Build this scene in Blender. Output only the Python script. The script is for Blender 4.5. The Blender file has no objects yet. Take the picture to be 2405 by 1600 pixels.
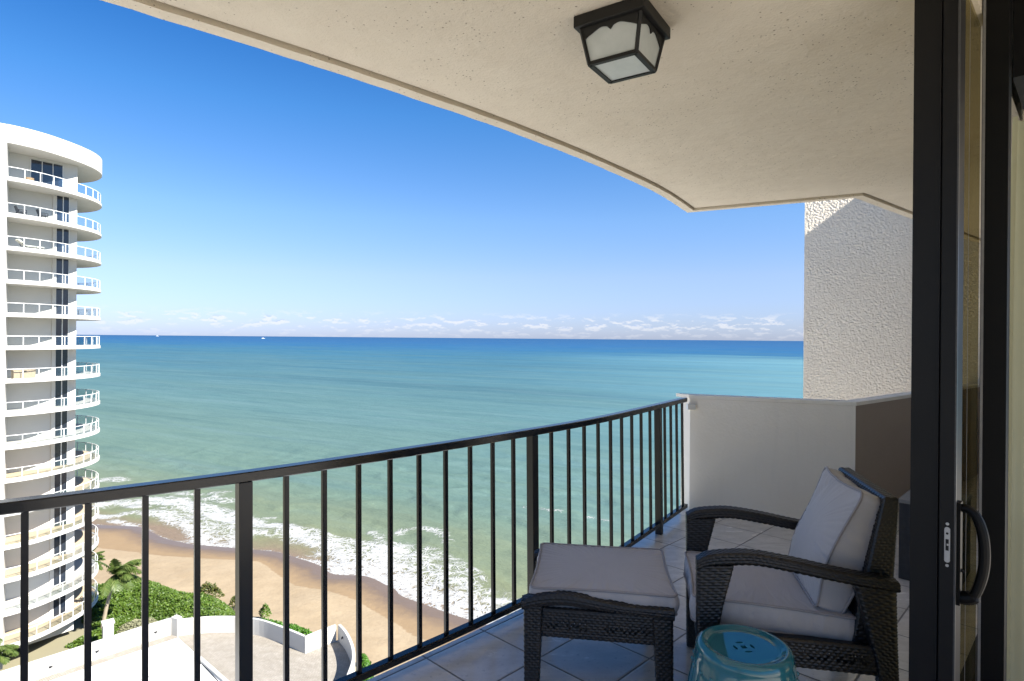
import bpy, bmesh, math, random
import numpy as np
from mathutils import Vector, Matrix, noise as mnoise

random.seed(7)
rng = np.random.default_rng(7)
scene = bpy.context.scene
C = scene.collection
R = math.radians

# ------------------------------------------------------------------ camera
cam_data = bpy.data.cameras.new('camera')
cam_data.sensor_width = 36.0
cam_data.lens = 21.196
cam_data.shift_y = -5.5 / 2405
cam_data.clip_start = 0.05
cam_data.clip_end = 200000
cam = bpy.data.objects.new('camera', cam_data)
cam.matrix_world = Matrix.Translation((0, 0, 1.6)) @ Matrix.Rotation(R(90), 4, 'X') @ Matrix.Rotation(R(0.5), 4, 'Z')
C.objects.link(cam)
scene.camera = cam

# ------------------------------------------------------------------ sun, sky, exposure
SUN_AZ = (0.875, -0.484)          # towards the sun (right and behind), horizontal
SUN_EL = R(40)
SKY_STRENGTH = 0.050
SUN_STRENGTH = 3.6
EXPOSURE = 2.05
scene.view_settings.view_transform = 'Standard'
scene.view_settings.look = 'None'
scene.view_settings.exposure = EXPOSURE
scene.view_settings.gamma = 1.0
scene.view_settings.use_curve_mapping = False

sun_data = bpy.data.lights.new('sun', 'SUN')
sun_data.energy = SUN_STRENGTH
sun_data.angle = R(0.53)
sun_data.color = (1.0, 0.955, 0.87)
sun = bpy.data.objects.new('sun', sun_data)
sd = Vector((SUN_AZ[0] * math.cos(SUN_EL), SUN_AZ[1] * math.cos(SUN_EL), math.sin(SUN_EL)))
sun.rotation_euler = sd.to_track_quat('Z', 'Y').to_euler()
sun.location = sd * 60
C.objects.link(sun)

world = bpy.data.worlds.new('World')
scene.world = world
world.use_nodes = True
wt = world.node_tree
wt.nodes.clear()


class NT:
    """small helper round a node tree"""
    def __init__(self, tree):
        self.t = tree

    def n(self, typ, ins=None, **props):
        nd = self.t.nodes.new(typ)
        for k, v in props.items():
            setattr(nd, k, v)
        for k, v in (ins or {}).items():
            sock = nd.inputs[k]
            if isinstance(v, bpy.types.NodeSocket):
                self.t.links.new(v, sock)
            else:
                sock.default_value = v
        return nd

    def math(self, op, a, b=None, c=None, clamp=False):
        nd = self.t.nodes.new('ShaderNodeMath')
        nd.operation = op
        nd.use_clamp = clamp
        for i, v in enumerate((a, b, c)):
            if v is None:
                continue
            if isinstance(v, bpy.types.NodeSocket):
                self.t.links.new(v, nd.inputs[i])
            else:
                nd.inputs[i].default_value = v
        return nd.outputs[0]

    def ramp(self, fac, stops, interp='LINEAR'):
        nd = self.t.nodes.new('ShaderNodeValToRGB')
        nd.color_ramp.interpolation = interp
        el = nd.color_ramp.elements
        while len(el) < len(stops):
            el.new(0.5)
        for e, (p, c) in zip(el, stops):
            e.position = p
            e.color = (c, c, c, 1) if isinstance(c, (int, float)) else (*c, 1)
        self.t.links.new(fac, nd.inputs[0])
        return nd.outputs[0]

    def mix(self, fac, a, b, blend='MIX'):
        nd = self.t.nodes.new('ShaderNodeMix')
        nd.data_type = 'RGBA'
        nd.blend_type = blend
        for i, v in ((0, fac), (6, a), (7, b)):
            if isinstance(v, bpy.types.NodeSocket):
                self.t.links.new(v, nd.inputs[i])
            elif i == 0:
                nd.inputs[i].default_value = v
            else:
                nd.inputs[i].default_value = (*v, 1) if len(v) == 3 else v
        return nd.outputs[2]

    def noise(self, vec, scale, detail=4, rough=0.5, dist=0.0):
        nd = self.n('ShaderNodeTexNoise', {'Scale': scale, 'Detail': detail, 'Roughness': rough, 'Distortion': dist})
        if vec is not None:
            self.t.links.new(vec, nd.inputs['Vector'])
        return nd.outputs[0]

    def mapping(self, vec, scale=(1, 1, 1), rot=(0, 0, 0), loc=(0, 0, 0)):
        nd = self.n('ShaderNodeMapping', {'Vector': vec, 'Scale': scale, 'Rotation': rot, 'Location': loc})
        return nd.outputs[0]

    def link(self, a, b):
        self.t.links.new(a, b)


W = NT(wt)
sky = W.n('ShaderNodeTexSky', sky_type='NISHITA', sun_disc=False, sun_elevation=SUN_EL,
          sun_rotation=math.atan2(SUN_AZ[0], SUN_AZ[1]), altitude=30, air_density=1.0, dust_density=0.3, ozone_density=2.5)
geo = W.n('ShaderNodeTexCoord')
vdir = geo.outputs['Generated']
sep = W.n('ShaderNodeSeparateXYZ', {0: vdir})
el = sep.outputs[2]
# the clear sky is a richer blue overhead, paler towards the horizon
tint = W.ramp(el, [(0.0, (0.42, 0.51, 0.90)), (0.10, (0.60, 0.63, 0.85)), (0.19, (0.55, 0.70, 0.91)), (0.34, (0.29, 0.63, 0.94)), (0.46, (0.12, 0.47, 0.86)), (0.62, (0.35, 0.68, 1.0)), (1.0, (0.65, 0.82, 1.0))])
skyc = W.mix(1.0, sky.outputs[0], tint, 'MULTIPLY')
# low row of small cumulus above the sea horizon
az = W.math('ARCTAN2', sep.outputs[0], sep.outputs[1])
cvec = W.n('ShaderNodeCombineXYZ', {0: W.math('MULTIPLY', az, 40.0), 1: W.math('MULTIPLY', el, 130.0), 2: 3.3})
cn = W.noise(cvec.outputs[0], 1.0, 7, 0.6)
band = W.ramp(W.math('MULTIPLY', el, 20.0, clamp=True), [(0.0, 0.15), (0.2, 0.45), (0.42, 0.95), (0.60, 1.0), (0.74, 0.35), (0.86, 0.0)])
cm = W.math('MULTIPLY', W.ramp(cn, [(0.51, 0.0), (0.60, 1.0)]), band)
cvec2 = W.n('ShaderNodeCombineXYZ', {0: W.math('MULTIPLY', az, 40.0), 1: W.math('ADD', W.math('MULTIPLY', el, 130.0), -0.4), 2: 3.3})
cn2 = W.noise(cvec2.outputs[0], 1.0, 7, 0.6)
shade = W.ramp(W.math('SUBTRACT', cn, cn2), [(0.40, (5.0, 5.6, 7.6)), (0.5, (6.2, 6.6, 8.2)), (0.62, (8.4, 8.3, 8.6))])
shade = W.mix(W.ramp(W.math('SUBTRACT', cn2, cn), [(0.0, 0.0), (0.06, 1.0)]), (4.8, 4.8, 4.95), (2.7, 3.35, 4.8))
skyc = W.mix(W.math('MULTIPLY', cm, 0.62), skyc, shade)
bg = W.n('ShaderNodeBackground', {'Color': skyc, 'Strength': SKY_STRENGTH})
wo = W.n('ShaderNodeOutputWorld', {'Surface': bg.outputs[0]})

scene.render.engine = 'CYCLES'
scene.cycles.use_denoising = True
scene.cycles.max_bounces = 14
scene.cycles.diffuse_bounces = 8
scene.cycles.glossy_bounces = 5
scene.cycles.transmission_bounces = 8
scene.cycles.transparent_max_bounces = 16
scene.cycles.caustics_reflective = False
scene.cycles.caustics_refractive = False


# ------------------------------------------------------------------ helpers
def tag(o, label=None, cat=None, group=None, kind=None):
    if label: o['label'] = label
    if cat: o['category'] = cat
    if group: o['group'] = group
    if kind: o['kind'] = kind
    elif cat: o['kind'] = 'thing'
    return o


def empty(name, loc=(0, 0, 0), rz=0.0, parent=None):
    o = bpy.data.objects.new(name, None)
    o.empty_display_size = 0.2
    C.objects.link(o)
    o.location = loc
    o.rotation_euler = (0, 0, rz)
    if parent: o.parent = parent
    return o


def link_mesh(name, verts, faces, mat=None, parent=None, smooth=False, loc=None, rz=None):
    me = bpy.data.meshes.new(name)
    me.from_pydata([tuple(v) for v in verts], [], [tuple(int(i) for i in f) for f in faces])
    me.update()
    if mat: me.materials.append(mat)
    if smooth:
        me.polygons.foreach_set('use_smooth', [True] * len(me.polygons))
    o = bpy.data.objects.new(name, me)
    C.objects.link(o)
    if parent: o.parent = parent
    if loc is not None: o.location = loc
    if rz is not None: o.rotation_euler = (0, 0, rz)
    return o


class MB:
    """collects shapes into one mesh"""
    def __init__(self):
        self.v = []
        self.f = []

    def add(self, verts, faces):
        k = len(self.v)
        self.v += [tuple(p) for p in verts]
        self.f += [tuple(i + k for i in f) for f in faces]
        return self

    def prism(self, poly, z0, z1):
        n = len(poly)
        a = sum(poly[i][0] * poly[(i + 1) % n][1] - poly[(i + 1) % n][0] * poly[i][1] for i in range(n))
        if a < 0: poly = poly[::-1]
        v = [(x, y, z0) for x, y in poly] + [(x, y, z1) for x, y in poly]
        f = [tuple(range(n - 1, -1, -1)), tuple(range(n, 2 * n))]
        f += [(i, (i + 1) % n, n + (i + 1) % n, n + i) for i in range(n)]
        return self.add(v, f)

    def box(self, x0, x1, y0, y1, z0, z1):
        return self.prism([(x0, y0), (x1, y0), (x1, y1), (x0, y1)], z0, z1)

    def bbox(self, x0, x1, y0, y1, z0, z1, r=0.005):
        """box with chamfered edges"""
        xs, ys, zs = (x0, x1), (y0, y1), (z0, z1)
        bm = bmesh.new()
        bmesh.ops.create_cube(bm, size=1.0)
        for v in bm.verts:
            v.co = ((x0 + x1) / 2 + v.co.x * (x1 - x0), (y0 + y1) / 2 + v.co.y * (y1 - y0), (z0 + z1) / 2 + v.co.z * (z1 - z0))
        bmesh.ops.bevel(bm, geom=bm.edges[:], offset=r, segments=2, affect='EDGES', profile=0.6)
        return self.frombm(bm)

    def frombm(self, bm, mat=None):
        bm.verts.index_update()
        vs = [(mat @ v.co if mat else v.co.copy()) for v in bm.verts]
        fs = [[v.index for v in f.verts] for f in bm.faces]
        bm.free()
        return self.add(vs, fs)

    def tube(self, pts, r, seg=8, closed=False, caps=True):
        pts = [Vector(p) for p in pts]
        n = len(pts)
        rs = r if isinstance(r, (list, tuple)) else [r] * n
        vs, fs = [], []
        up = None
        for i, p in enumerate(pts):
            if closed:
                t = (pts[(i + 1) % n] - pts[i - 1]).normalized()
            else:
                t = (pts[min(i + 1, n - 1)] - pts[max(i - 1, 0)]).normalized()
            if up is None:
                up = Vector((0, 0, 1)) if abs(t.z) < 0.9 else Vector((1, 0, 0))
            a = t.cross(up).normalized()
            b = a.cross(t).normalized()
            up = b
            for k in range(seg):
                q = 2 * math.pi * k / seg
                vs.append(p + (a * math.cos(q) + b * math.sin(q)) * rs[i])
        m = n if closed else n - 1
        for i in range(m):
            j = (i + 1) % n
            for k in range(seg):
                fs.append((i * seg + k, i * seg + (k + 1) % seg, j * seg + (k + 1) % seg, j * seg + k))
        if caps and not closed:
            fs.append(tuple(range(seg - 1, -1, -1)))
            fs.append(tuple((n - 1) * seg + k for k in range(seg)))
        return self.add(vs, fs)

    def lathe(self, prof, seg=48, center=(0, 0), cap=False):
        vs, fs = [], []
        for r, z in prof:
            for k in range(seg):
                q = 2 * math.pi * k / seg
                vs.append((center[0] + r * math.cos(q), center[1] + r * math.sin(q), z))
        for i in range(len(prof) - 1):
            for k in range(seg):
                fs.append((i * seg + k, i * seg + (k + 1) % seg, (i + 1) * seg + (k + 1) % seg, (i + 1) * seg + k))
        if cap:
            fs.append(tuple(range(seg - 1, -1, -1)))
            fs.append(tuple((len(prof) - 1) * seg + k for k in range(seg)))
        return self.add(vs, fs)

    def ribbon(self, line, z0, z1, th):
        """a wall of given thickness along a plan line (to its left side)"""
        lf = offset(line, th)
        return self.prism_strip(line, lf, z0, z1)

    def prism_strip(self, a, b, z0, z1):
        n = len(a)
        z0s = z0 if isinstance(z0, (list, tuple)) else [z0] * n
        z1s = z1 if isinstance(z1, (list, tuple)) else [z1] * n
        vs = []
        for i in range(n):
            vs += [(*a[i], z0s[i]), (*b[i], z0s[i]), (*b[i], z1s[i]), (*a[i], z1s[i])]
        fs = []
        for i in range(n - 1):
            p, q = 4 * i, 4 * i + 4
            for k in range(4):
                fs.append((p + k, p + (k + 1) % 4, q + (k + 1) % 4, q + k))
        fs.append((3, 2, 1, 0))
        e = 4 * (n - 1)
        fs.append((e, e + 1, e + 2, e + 3))
        return self.add(vs, fs)

    def build(self, name, mat=None, parent=None, smooth=False, loc=None, rz=None):
        return link_mesh(name, self.v, self.f, mat, parent, smooth, loc, rz)


def fix_normals(o):
    bm = bmesh.new()
    bm.from_mesh(o.data)
    bmesh.ops.recalc_face_normals(bm, faces=bm.faces[:])
    bm.to_mesh(o.data)
    bm.free()
    return o


def offset(line, d):
    """plan polyline moved d to its left"""
    out = []
    n = len(line)
    for i in range(n):
        a = line[max(i - 1, 0)]
        b = line[min(i + 1, n - 1)]
        dx, dy = b[0] - a[0], b[1] - a[1]
        l = math.hypot(dx, dy) or 1
        out.append((line[i][0] - dy / l * d, line[i][1] + dx / l * d))
    return out


def catmull(pts, per=8, closed=False):
    P = [Vector(p) for p in pts]
    n = len(P)
    out = []
    rngn = n if closed else n - 1
    for i in range(rngn):
        p0 = P[i - 1] if (closed or i > 0) else P[0] * 2 - P[1]
        p1 = P[i]
        p2 = P[(i + 1) % n]
        p3 = P[(i + 2) % n] if (closed or i + 2 < n) else P[-1] * 2 - P[-2]
        for k in range(per):
            t = k / per
            out.append(tuple(0.5 * ((2 * p1) + (p2 - p0) * t + (2 * p0 - 5 * p1 + 4 * p2 - p3) * t * t + (3 * p1 - p0 - 3 * p2 + p3) * t ** 3)))
    if not closed:
        out.append(tuple(P[-1]))
    return out


def resample(pts, step):
    P = np.array(pts, float)
    d = np.r_[0, np.cumsum(np.linalg.norm(np.diff(P, axis=0), axis=1))]
    n = max(2, int(round(d[-1] / step)) + 1)
    s = np.linspace(0, d[-1], n)
    return np.stack([np.interp(s, d, P[:, k]) for k in range(P.shape[1])], 1), s


# ------------------------------------------------------------------ materials
def mat(name, build):
    m = bpy.data.materials.new(name)
    m.use_nodes = True
    m.node_tree.nodes.clear()
    T = NT(m.node_tree)
    out = T.n('ShaderNodeOutputMaterial')
    sh = build(T)
    T.link(sh, out.inputs['Surface'])
    return m


def pbsdf(T, color, rough=0.6, spec=0.4, metallic=0.0, normal=None, coat=0.0, **kw):
    nd = T.n('ShaderNodeBsdfPrincipled')
    def put(k, v):
        if isinstance(v, bpy.types.NodeSocket): T.link(v, nd.inputs[k])
        elif isinstance(v, (tuple, list)) and len(v) == 3: nd.inputs[k].default_value = (*v, 1)
        else: nd.inputs[k].default_value = v
    put('Base Color', color); put('Roughness', rough); put('Specular IOR Level', spec); put('Metallic', metallic)
    if coat: put('Coat Weight', coat); put('Coat Roughness', 0.03)
    if normal is not None: put('Normal', normal)
    for k, v in kw.items(): put(k, v)
    return nd.outputs[0]


def bump(T, h, strength=0.5, dist=0.01, normal=None):
    ins = {'Height': h, 'Strength': strength, 'Distance': dist}
    if normal is not None: ins['Normal'] = normal
    return T.n('ShaderNodeBump', ins).outputs[0]


def obj_co(T):
    return T.n('ShaderNodeTexCoord').outputs['Object']


def m_plain(name, color, rough=0.6, spec=0.4, var=0.12, scale=6.0, bstr=0.0, bscale=60.0, bdist=0.003, **kw):
    def b(T):
        co = obj_co(T)
        nz = T.noise(co, scale, 5, 0.6)
        c = T.mix(nz, tuple(x * (1 - var) for x in color), tuple(min(1, x * (1 + var)) for x in color))
        nm = bump(T, T.noise(co, bscale, 4, 0.6), bstr, bdist) if bstr else None
        return pbsdf(T, c, rough, spec, normal=nm, **kw)
    return mat(name, b)


def mk_ceiling(T):
    co = obj_co(T)
    big = T.noise(co, 0.8, 4, 0.55)
    mid = T.noise(co, 5, 5, 0.6)
    c = T.mix(big, (0.545, 0.475, 0.37), (0.66, 0.585, 0.475))
    c = T.mix(T.ramp(mid, [(0.35, 0.0), (0.75, 0.35)]), c, (0.52, 0.44, 0.34))
    # small air pits in the sprayed finish, in drifts
    v = T.n('ShaderNodeTexVoronoi', {'Vector': co, 'Scale': 62.0, 'Randomness': 1.0})
    rnd = T.n('ShaderNodeSeparateColor', {0: v.outputs['Color']})
    drift = T.ramp(T.noise(co, 2.2, 3, 0.6), [(0.40, 0.0), (0.62, 1.0)])
    has = T.math('LESS_THAN', rnd.outputs[0], T.math('MULTIPLY_ADD', drift, 0.46, 0.04))
    size = T.math('MULTIPLY_ADD', rnd.outputs[1], 0.22, 0.05)
    pit = T.math('MULTIPLY', T.math('LESS_THAN', v.outputs['Distance'], size), has)
    c = T.mix(T.math('MULTIPLY', pit, 0.85), c, (0.22, 0.18, 0.14))
    h = T.math('ADD', T.math('MULTIPLY', T.noise(co, 70, 4, 0.65), 0.6), T.math('MULTIPLY', T.noise(co, 9, 3, 0.5), 1.6))
    h = T.math('SUBTRACT', h, T.math('MULTIPLY', pit, 0.8))
    return pbsdf(T, c, 0.85, 0.15, normal=bump(T, h, 0.85, 0.009))


M = {}
M['ceiling'] = mat('ceiling stucco', mk_ceiling)


def mk_parapet(T):
    co = obj_co(T)
    c = T.mix(T.noise(co, 2.0, 5, 0.6), (0.82, 0.75, 0.64), (0.88, 0.825, 0.72))
    streak = T.noise(T.mapping(co, (14, 14, 1.2)), 1.0, 4, 0.6)
    c = T.mix(T.ramp(streak, [(0.55, 0.0), (0.85, 0.12)]), c, (0.45, 0.42, 0.37))
    h = T.math('ADD', T.noise(co, 45, 4, 0.6), T.math('MULTIPLY', T.noise(co, 7, 2, 0.5), 1.5))
    return pbsdf(T, c, 0.8, 0.2, normal=bump(T, h, 0.4, 0.008))


M['parapet'] = mat('painted balcony wall', mk_parapet)
M['parapet_shade'] = m_plain('balcony wall with painted shade', (0.36, 0.29, 0.23), 0.8, 0.2, 0.06, 3, 0.25, 50, 0.004)  # darker copy of the wall paint, shade put into its colour


def mk_stucco(T):
    co = obj_co(T)
    c = T.mix(T.noise(co, 1.6, 5, 0.6), (0.78, 0.70, 0.59), (0.86, 0.79, 0.68))
    c = T.mix(T.ramp(T.noise(co, 22, 3, 0.6), [(0.3, 0.35), (0.55, 0.0)]), c, (0.62, 0.55, 0.46))
    return pbsdf(T, c, 0.9, 0.1, normal=bump(T, T.noise(co, 60, 4, 0.6), 0.6, 0.01))


M['stucco'] = mat('rough stucco', mk_stucco)


def mk_tile(T):
    co = obj_co(T)
    # tile grid turned to run along and across the facade
    t, s0 = 0.395, 0.005
    ca, sa = 0.698, 0.716
    sp = T.n('ShaderNodeSeparateXYZ', {0: co})
    u = T.math('ADD', T.math('MULTIPLY', sp.outputs[0], ca), T.math('MULTIPLY', sp.outputs[1], sa))
    v = T.math('SUBTRACT', T.math('MULTIPLY', sp.outputs[0], sa), T.math('MULTIPLY', sp.outputs[1], ca))
    u = T.math('DIVIDE', T.math('SUBTRACT', u, 1.865), t)
    v = T.math('DIVIDE', T.math('SUBTRACT', v, -2.395), t)
    fu = T.math('FRACT', u); fv = T.math('FRACT', v)
    du = T.math('MINIMUM', fu, T.math('SUBTRACT', 1.0, fu))
    dv = T.math('MINIMUM', fv, T.math('SUBTRACT', 1.0, fv))
    d = T.math('MULTIPLY', T.math('MINIMUM', du, dv), t)
    wob = T.math('MULTIPLY', T.math('SUBTRACT', T.noise(co, 60, 2, 0.5), 0.5), 0.003)
    d = T.math('ADD', d, wob)
    grout = T.ramp(d, [(0.0036, 1.0), (0.0062, 0.0)])
    cell = T.n('ShaderNodeCombineXYZ', {0: T.math('FLOOR', u), 1: T.math('FLOOR', v), 2: 0.0})
    wn = T.n('ShaderNodeTexWhiteNoise', {0: cell.outputs[0]})
    rnd = wn.outputs['Value']
    shift = T.n('ShaderNodeVectorMath', {0: wn.outputs['Color'], 1: (9, 9, 9)}, operation='MULTIPLY')
    vv = T.n('ShaderNodeVectorMath', {0: co, 1: shift.outputs[0]}, operation='ADD')
    cloud = T.noise(T.mapping(vv.outputs[0], (1, 2.6, 1), (0, 0, 0.5)), 4.5, 6, 0.62, 0.6)
    c = T.mix(T.ramp(cloud, [(0.3, 0.0), (0.7, 1.0)]), (0.53, 0.475, 0.41), (0.72, 0.665, 0.595))
    c = T.mix(T.math('MULTIPLY', rnd, 0.35), c, (0.55, 0.50, 0.44))
    fleck = T.noise(vv.outputs[0], 38, 3, 0.7)
    c = T.mix(T.ramp(fleck, [(0.28, 0.5), (0.42, 0.0)]), c, (0.33, 0.30, 0.27))
    gc = T.mix(T.noise(co, 25, 3, 0.6), (0.085, 0.075, 0.065), (0.16, 0.14, 0.12))
    c = T.mix(grout, c, gc)
    rough = T.math('ADD', T.math('MULTIPLY', grout, 0.5), T.math('MULTIPLY_ADD', cloud, 0.20, 0.14))
    edge = T.ramp(d, [(0.002, 0.0), (0.012, 1.0)], 'EASE')
    h = T.math('ADD', edge, T.math('MULTIPLY', T.noise(vv.outputs[0], 11, 3, 0.5), 0.5))
    return pbsdf(T, c, rough, 0.85, normal=bump(T, h, 0.5, 0.003))


M['tile'] = mat('ceramic floor tile', mk_tile)
M['rail'] = m_plain('black painted aluminium', (0.005, 0.005, 0.0062), 0.30, 0.45, 0.15, 20, 0.05, 90, 0.001)
M['handrail'] = m_plain('glossy black handrail paint', (0.005, 0.005, 0.0065), 0.22, 0.5, 0.15, 20, 0.05, 90, 0.001)
M['frame'] = m_plain('dark bronze door frame', (0.0045, 0.0043, 0.0045), 0.45, 0.25, 0.2, 7, 0.05, 120, 0.001)
M['frame_inner'] = m_plain('dark frame interior', (0.003, 0.003, 0.003), 0.6, 0.2, 0.2, 7)
M['steel'] = m_plain('brushed steel', (0.45, 0.44, 0.43), 0.38, 0.5, 0.15, 30, metallic=0.9)
M['black'] = m_plain('matt black', (0.006, 0.006, 0.006), 0.6, 0.3)
M['handle'] = m_plain('black handle plastic', (0.003, 0.003, 0.003), 0.42, 0.15, 0.1, 20)


def mk_wicker(T):
    co = obj_co(T)
    c = T.mix(T.noise(co, 90, 3, 0.6), (0.0035, 0.0031, 0.0033), (0.0095, 0.0083, 0.0083))
    c = T.mix(T.ramp(T.noise(co, 9, 3, 0.5), [(0.4, 0.0), (0.7, 0.4)]), c, (0.016, 0.0135, 0.0125))
    return pbsdf(T, c, 0.34, 0.5, normal=bump(T, T.noise(co, 350, 2, 0.5), 0.2, 0.001))


M['wicker'] = mat('dark brown wicker', mk_wicker)


def mk_cloth(T):
    co = obj_co(T)
    c = T.mix(T.noise(co, 5, 4, 0.6), (0.40, 0.375, 0.37), (0.47, 0.445, 0.435))
    fine = T.noise(T.mapping(co, (1, 40, 40)), 12, 2, 0.5)
    fold = T.noise(T.mapping(co, (5, 1.6, 3)), 2.6, 3, 0.55, 0.8)
    h = T.math('ADD', T.math('MULTIPLY', fine, 0.05), T.math('MULTIPLY', fold, 1.0))
    h = T.math('ADD', h, T.math('MULTIPLY', T.noise(co, 420, 2, 0.5), 0.03))
    return pbsdf(T, c, 0.85, 0.25, normal=bump(T, h, 0.35, 0.02), **{'Sheen Weight': 0.15})


M['cloth'] = mat('grey outdoor cushion fabric', mk_cloth)
M['piping'] = m_plain('cushion piping', (0.30, 0.28, 0.28), 0.8, 0.3, 0.08, 30)  # seam shadow line put into a colour darker than the cloth


def mk_ceramic(T):
    co = obj_co(T)
    c = T.mix(T.noise(co, 4, 4, 0.6), (0.020, 0.120, 0.138), (0.034, 0.165, 0.185))
    h = T.noise(T.mapping(co, (1, 1, 0.5)), 9, 3, 0.55)
    return pbsdf(T, c, 0.07, 0.6, normal=bump(T, h, 0.10, 0.010), coat=0.3)


M['ceramic'] = mat('teal glazed ceramic', mk_ceramic)
M['slate'] = m_plain('dark slate', (0.030, 0.030, 0.033), 0.55, 0.4, 0.5, 26, 0.3, 60, 0.003)
M['slate_edge'] = m_plain('pale slate edge', (0.20, 0.195, 0.19), 0.7, 0.3, 0.3, 30)  # pale tone for the box rim and thin lines at the door
M['lamp_metal'] = m_plain('bronze lamp metal', (0.009, 0.008, 0.007), 0.5, 0.35, 0.25, 12, 0.1, 80, 0.001)


def mk_frost(T):
    co = obj_co(T)
    c = T.mix(T.noise(co, 14, 5, 0.6), (0.62, 0.66, 0.64), (0.86, 0.88, 0.86))
    dif = T.n('ShaderNodeBsdfDiffuse', {'Color': c}).outputs[0]
    tra = T.n('ShaderNodeBsdfTranslucent', {'Color': c}).outputs[0]
    glo = T.n('ShaderNodeBsdfGlossy', {'Roughness': 0.25, 'Color': (1, 1, 1, 1), 'Normal': bump(T, T.noise(co, 40, 3, 0.5), 0.2, 0.003)}).outputs[0]
    a = T.n('ShaderNodeMixShader', {0: 0.45, 1: dif, 2: tra}).outputs[0]
    return T.n('ShaderNodeMixShader', {0: 0.10, 1: a, 2: glo}).outputs[0]


M['frost'] = mat('frosted lamp glass', mk_frost)
M['bulb'] = m_plain('bulb glass', (0.8, 0.8, 0.78), 0.2, 0.5)


def mk_glass(tintc, gloss):
    def b(T):
        tr = T.n('ShaderNodeBsdfTransparent', {'Color': (*tintc, 1)}).outputs[0]
        gl = T.n('ShaderNodeBsdfGlossy', {'Roughness': 0.02, 'Color': (1, 1, 1, 1)}).outputs[0]
        fr = T.n('ShaderNodeFresnel', {'IOR': 1.45}).outputs[0]
        return T.n('ShaderNodeMixShader', {0: T.math('MULTIPLY', fr, gloss), 1: tr, 2: gl}).outputs[0]
    return b


M['door_glass'] = mat('door glass', mk_glass((0.62, 0.58, 0.44), 0.05))
M['rail_glass'] = mat('balcony rail glass', mk_glass((0.91, 0.935, 0.94), 0.35))


def mk_window(T):
    co = obj_co(T)
    c = T.mix(T.noise(co, 0.5, 2, 0.5), (0.010, 0.014, 0.022), (0.022, 0.030, 0.045))
    return pbsdf(T, c, 0.06, 0.55)


M['window'] = mat('dark tinted window glass', mk_window)
M['mullion'] = m_plain('white window frame', (0.62, 0.62, 0.60), 0.5, 0.4, 0.05)


def mk_white(T):
    co = obj_co(T)
    c = T.mix(T.noise(co, 0.35, 5, 0.6), (0.47, 0.457, 0.425), (0.52, 0.51, 0.48))
    st = T.noise(T.mapping(co, (2.2, 2.2, 0.12)), 1.0, 5, 0.65)
    c = T.mix(T.ramp(st, [(0.55, 0.0), (0.8, 0.22)]), c, (0.52, 0.49, 0.43))
    return pbsdf(T, c, 0.75, 0.25, normal=bump(T, T.noise(co, 14, 4, 0.6), 0.25, 0.02))


M['white'] = mat('white painted stucco', mk_white)
M['white_metal'] = m_plain('white railing metal', (0.72, 0.72, 0.70), 0.45, 0.4, 0.05)
M['bounce_tint_floor'] = m_plain('bounce tinted balcony floor', (0.46, 0.37, 0.26), 0.7, 0.3, 0.12, 1.2)  # tan is warm bounced light put into the floor colour
M['grey_floor'] = m_plain('pale balcony floor', (0.44, 0.42, 0.39), 0.7, 0.3, 0.12, 1.2)
M['planter'] = m_plain('tan storage box', (0.40, 0.31, 0.22), 0.7, 0.3, 0.1, 3)
M['dark_furniture'] = m_plain('dark patio furniture', (0.03, 0.03, 0.034), 0.6, 0.3)
M['cream_pad'] = m_plain('cream lounger pad', (0.66, 0.63, 0.55), 0.8, 0.2)


def mk_roofwhite(T):
    co = obj_co(T)
    c = T.mix(T.noise(co, 0.5, 5, 0.6), (0.73, 0.725, 0.70), (0.79, 0.785, 0.765))
    c = T.mix(T.ramp(T.noise(co, 1.8, 6, 0.7), [(0.62, 0.0), (0.85, 0.3)]), c, (0.5, 0.48, 0.44))
    return pbsdf(T, c, 0.8, 0.2)


M['roof_white'] = mat('white roof membrane', mk_roofwhite)


def mk_paver(T):
    co = obj_co(T)
    br = T.n('ShaderNodeTexBrick', {'Vector': T.mapping(co, (1, 1, 1), (0, 0, 0.65)), 'Scale': 1.0, 'Mortar Size': 0.012, 'Brick Width': 0.30, 'Row Height': 0.15,
                                    'Color1': (0.27, 0.245, 0.21, 1), 'Color2': (0.32, 0.29, 0.25, 1), 'Mortar': (0.18, 0.16, 0.135, 1)})
    c = T.mix(T.ramp(T.noise(T.mapping(co, (1, 2.2, 1), (0, 0, 0.4)), 0.7, 6, 0.68), [(0.42, 0.0), (0.68, 0.55)]), br.outputs[0], (0.20, 0.175, 0.14))
    c = T.mix(T.ramp(T.noise(co, 2.1, 5, 0.65), [(0.5, 0.0), (0.75, 0.5)]), c, (0.36, 0.34, 0.30))
    return pbsdf(T, c, 0.85, 0.2, normal=bump(T, br.outputs['Fac'], 0.3, 0.01))


M['paver'] = mat('worn pavers', mk_paver)


def attr(T, name):
    return T.n('ShaderNodeAttribute', attribute_name=name).outputs['Fac']


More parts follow.
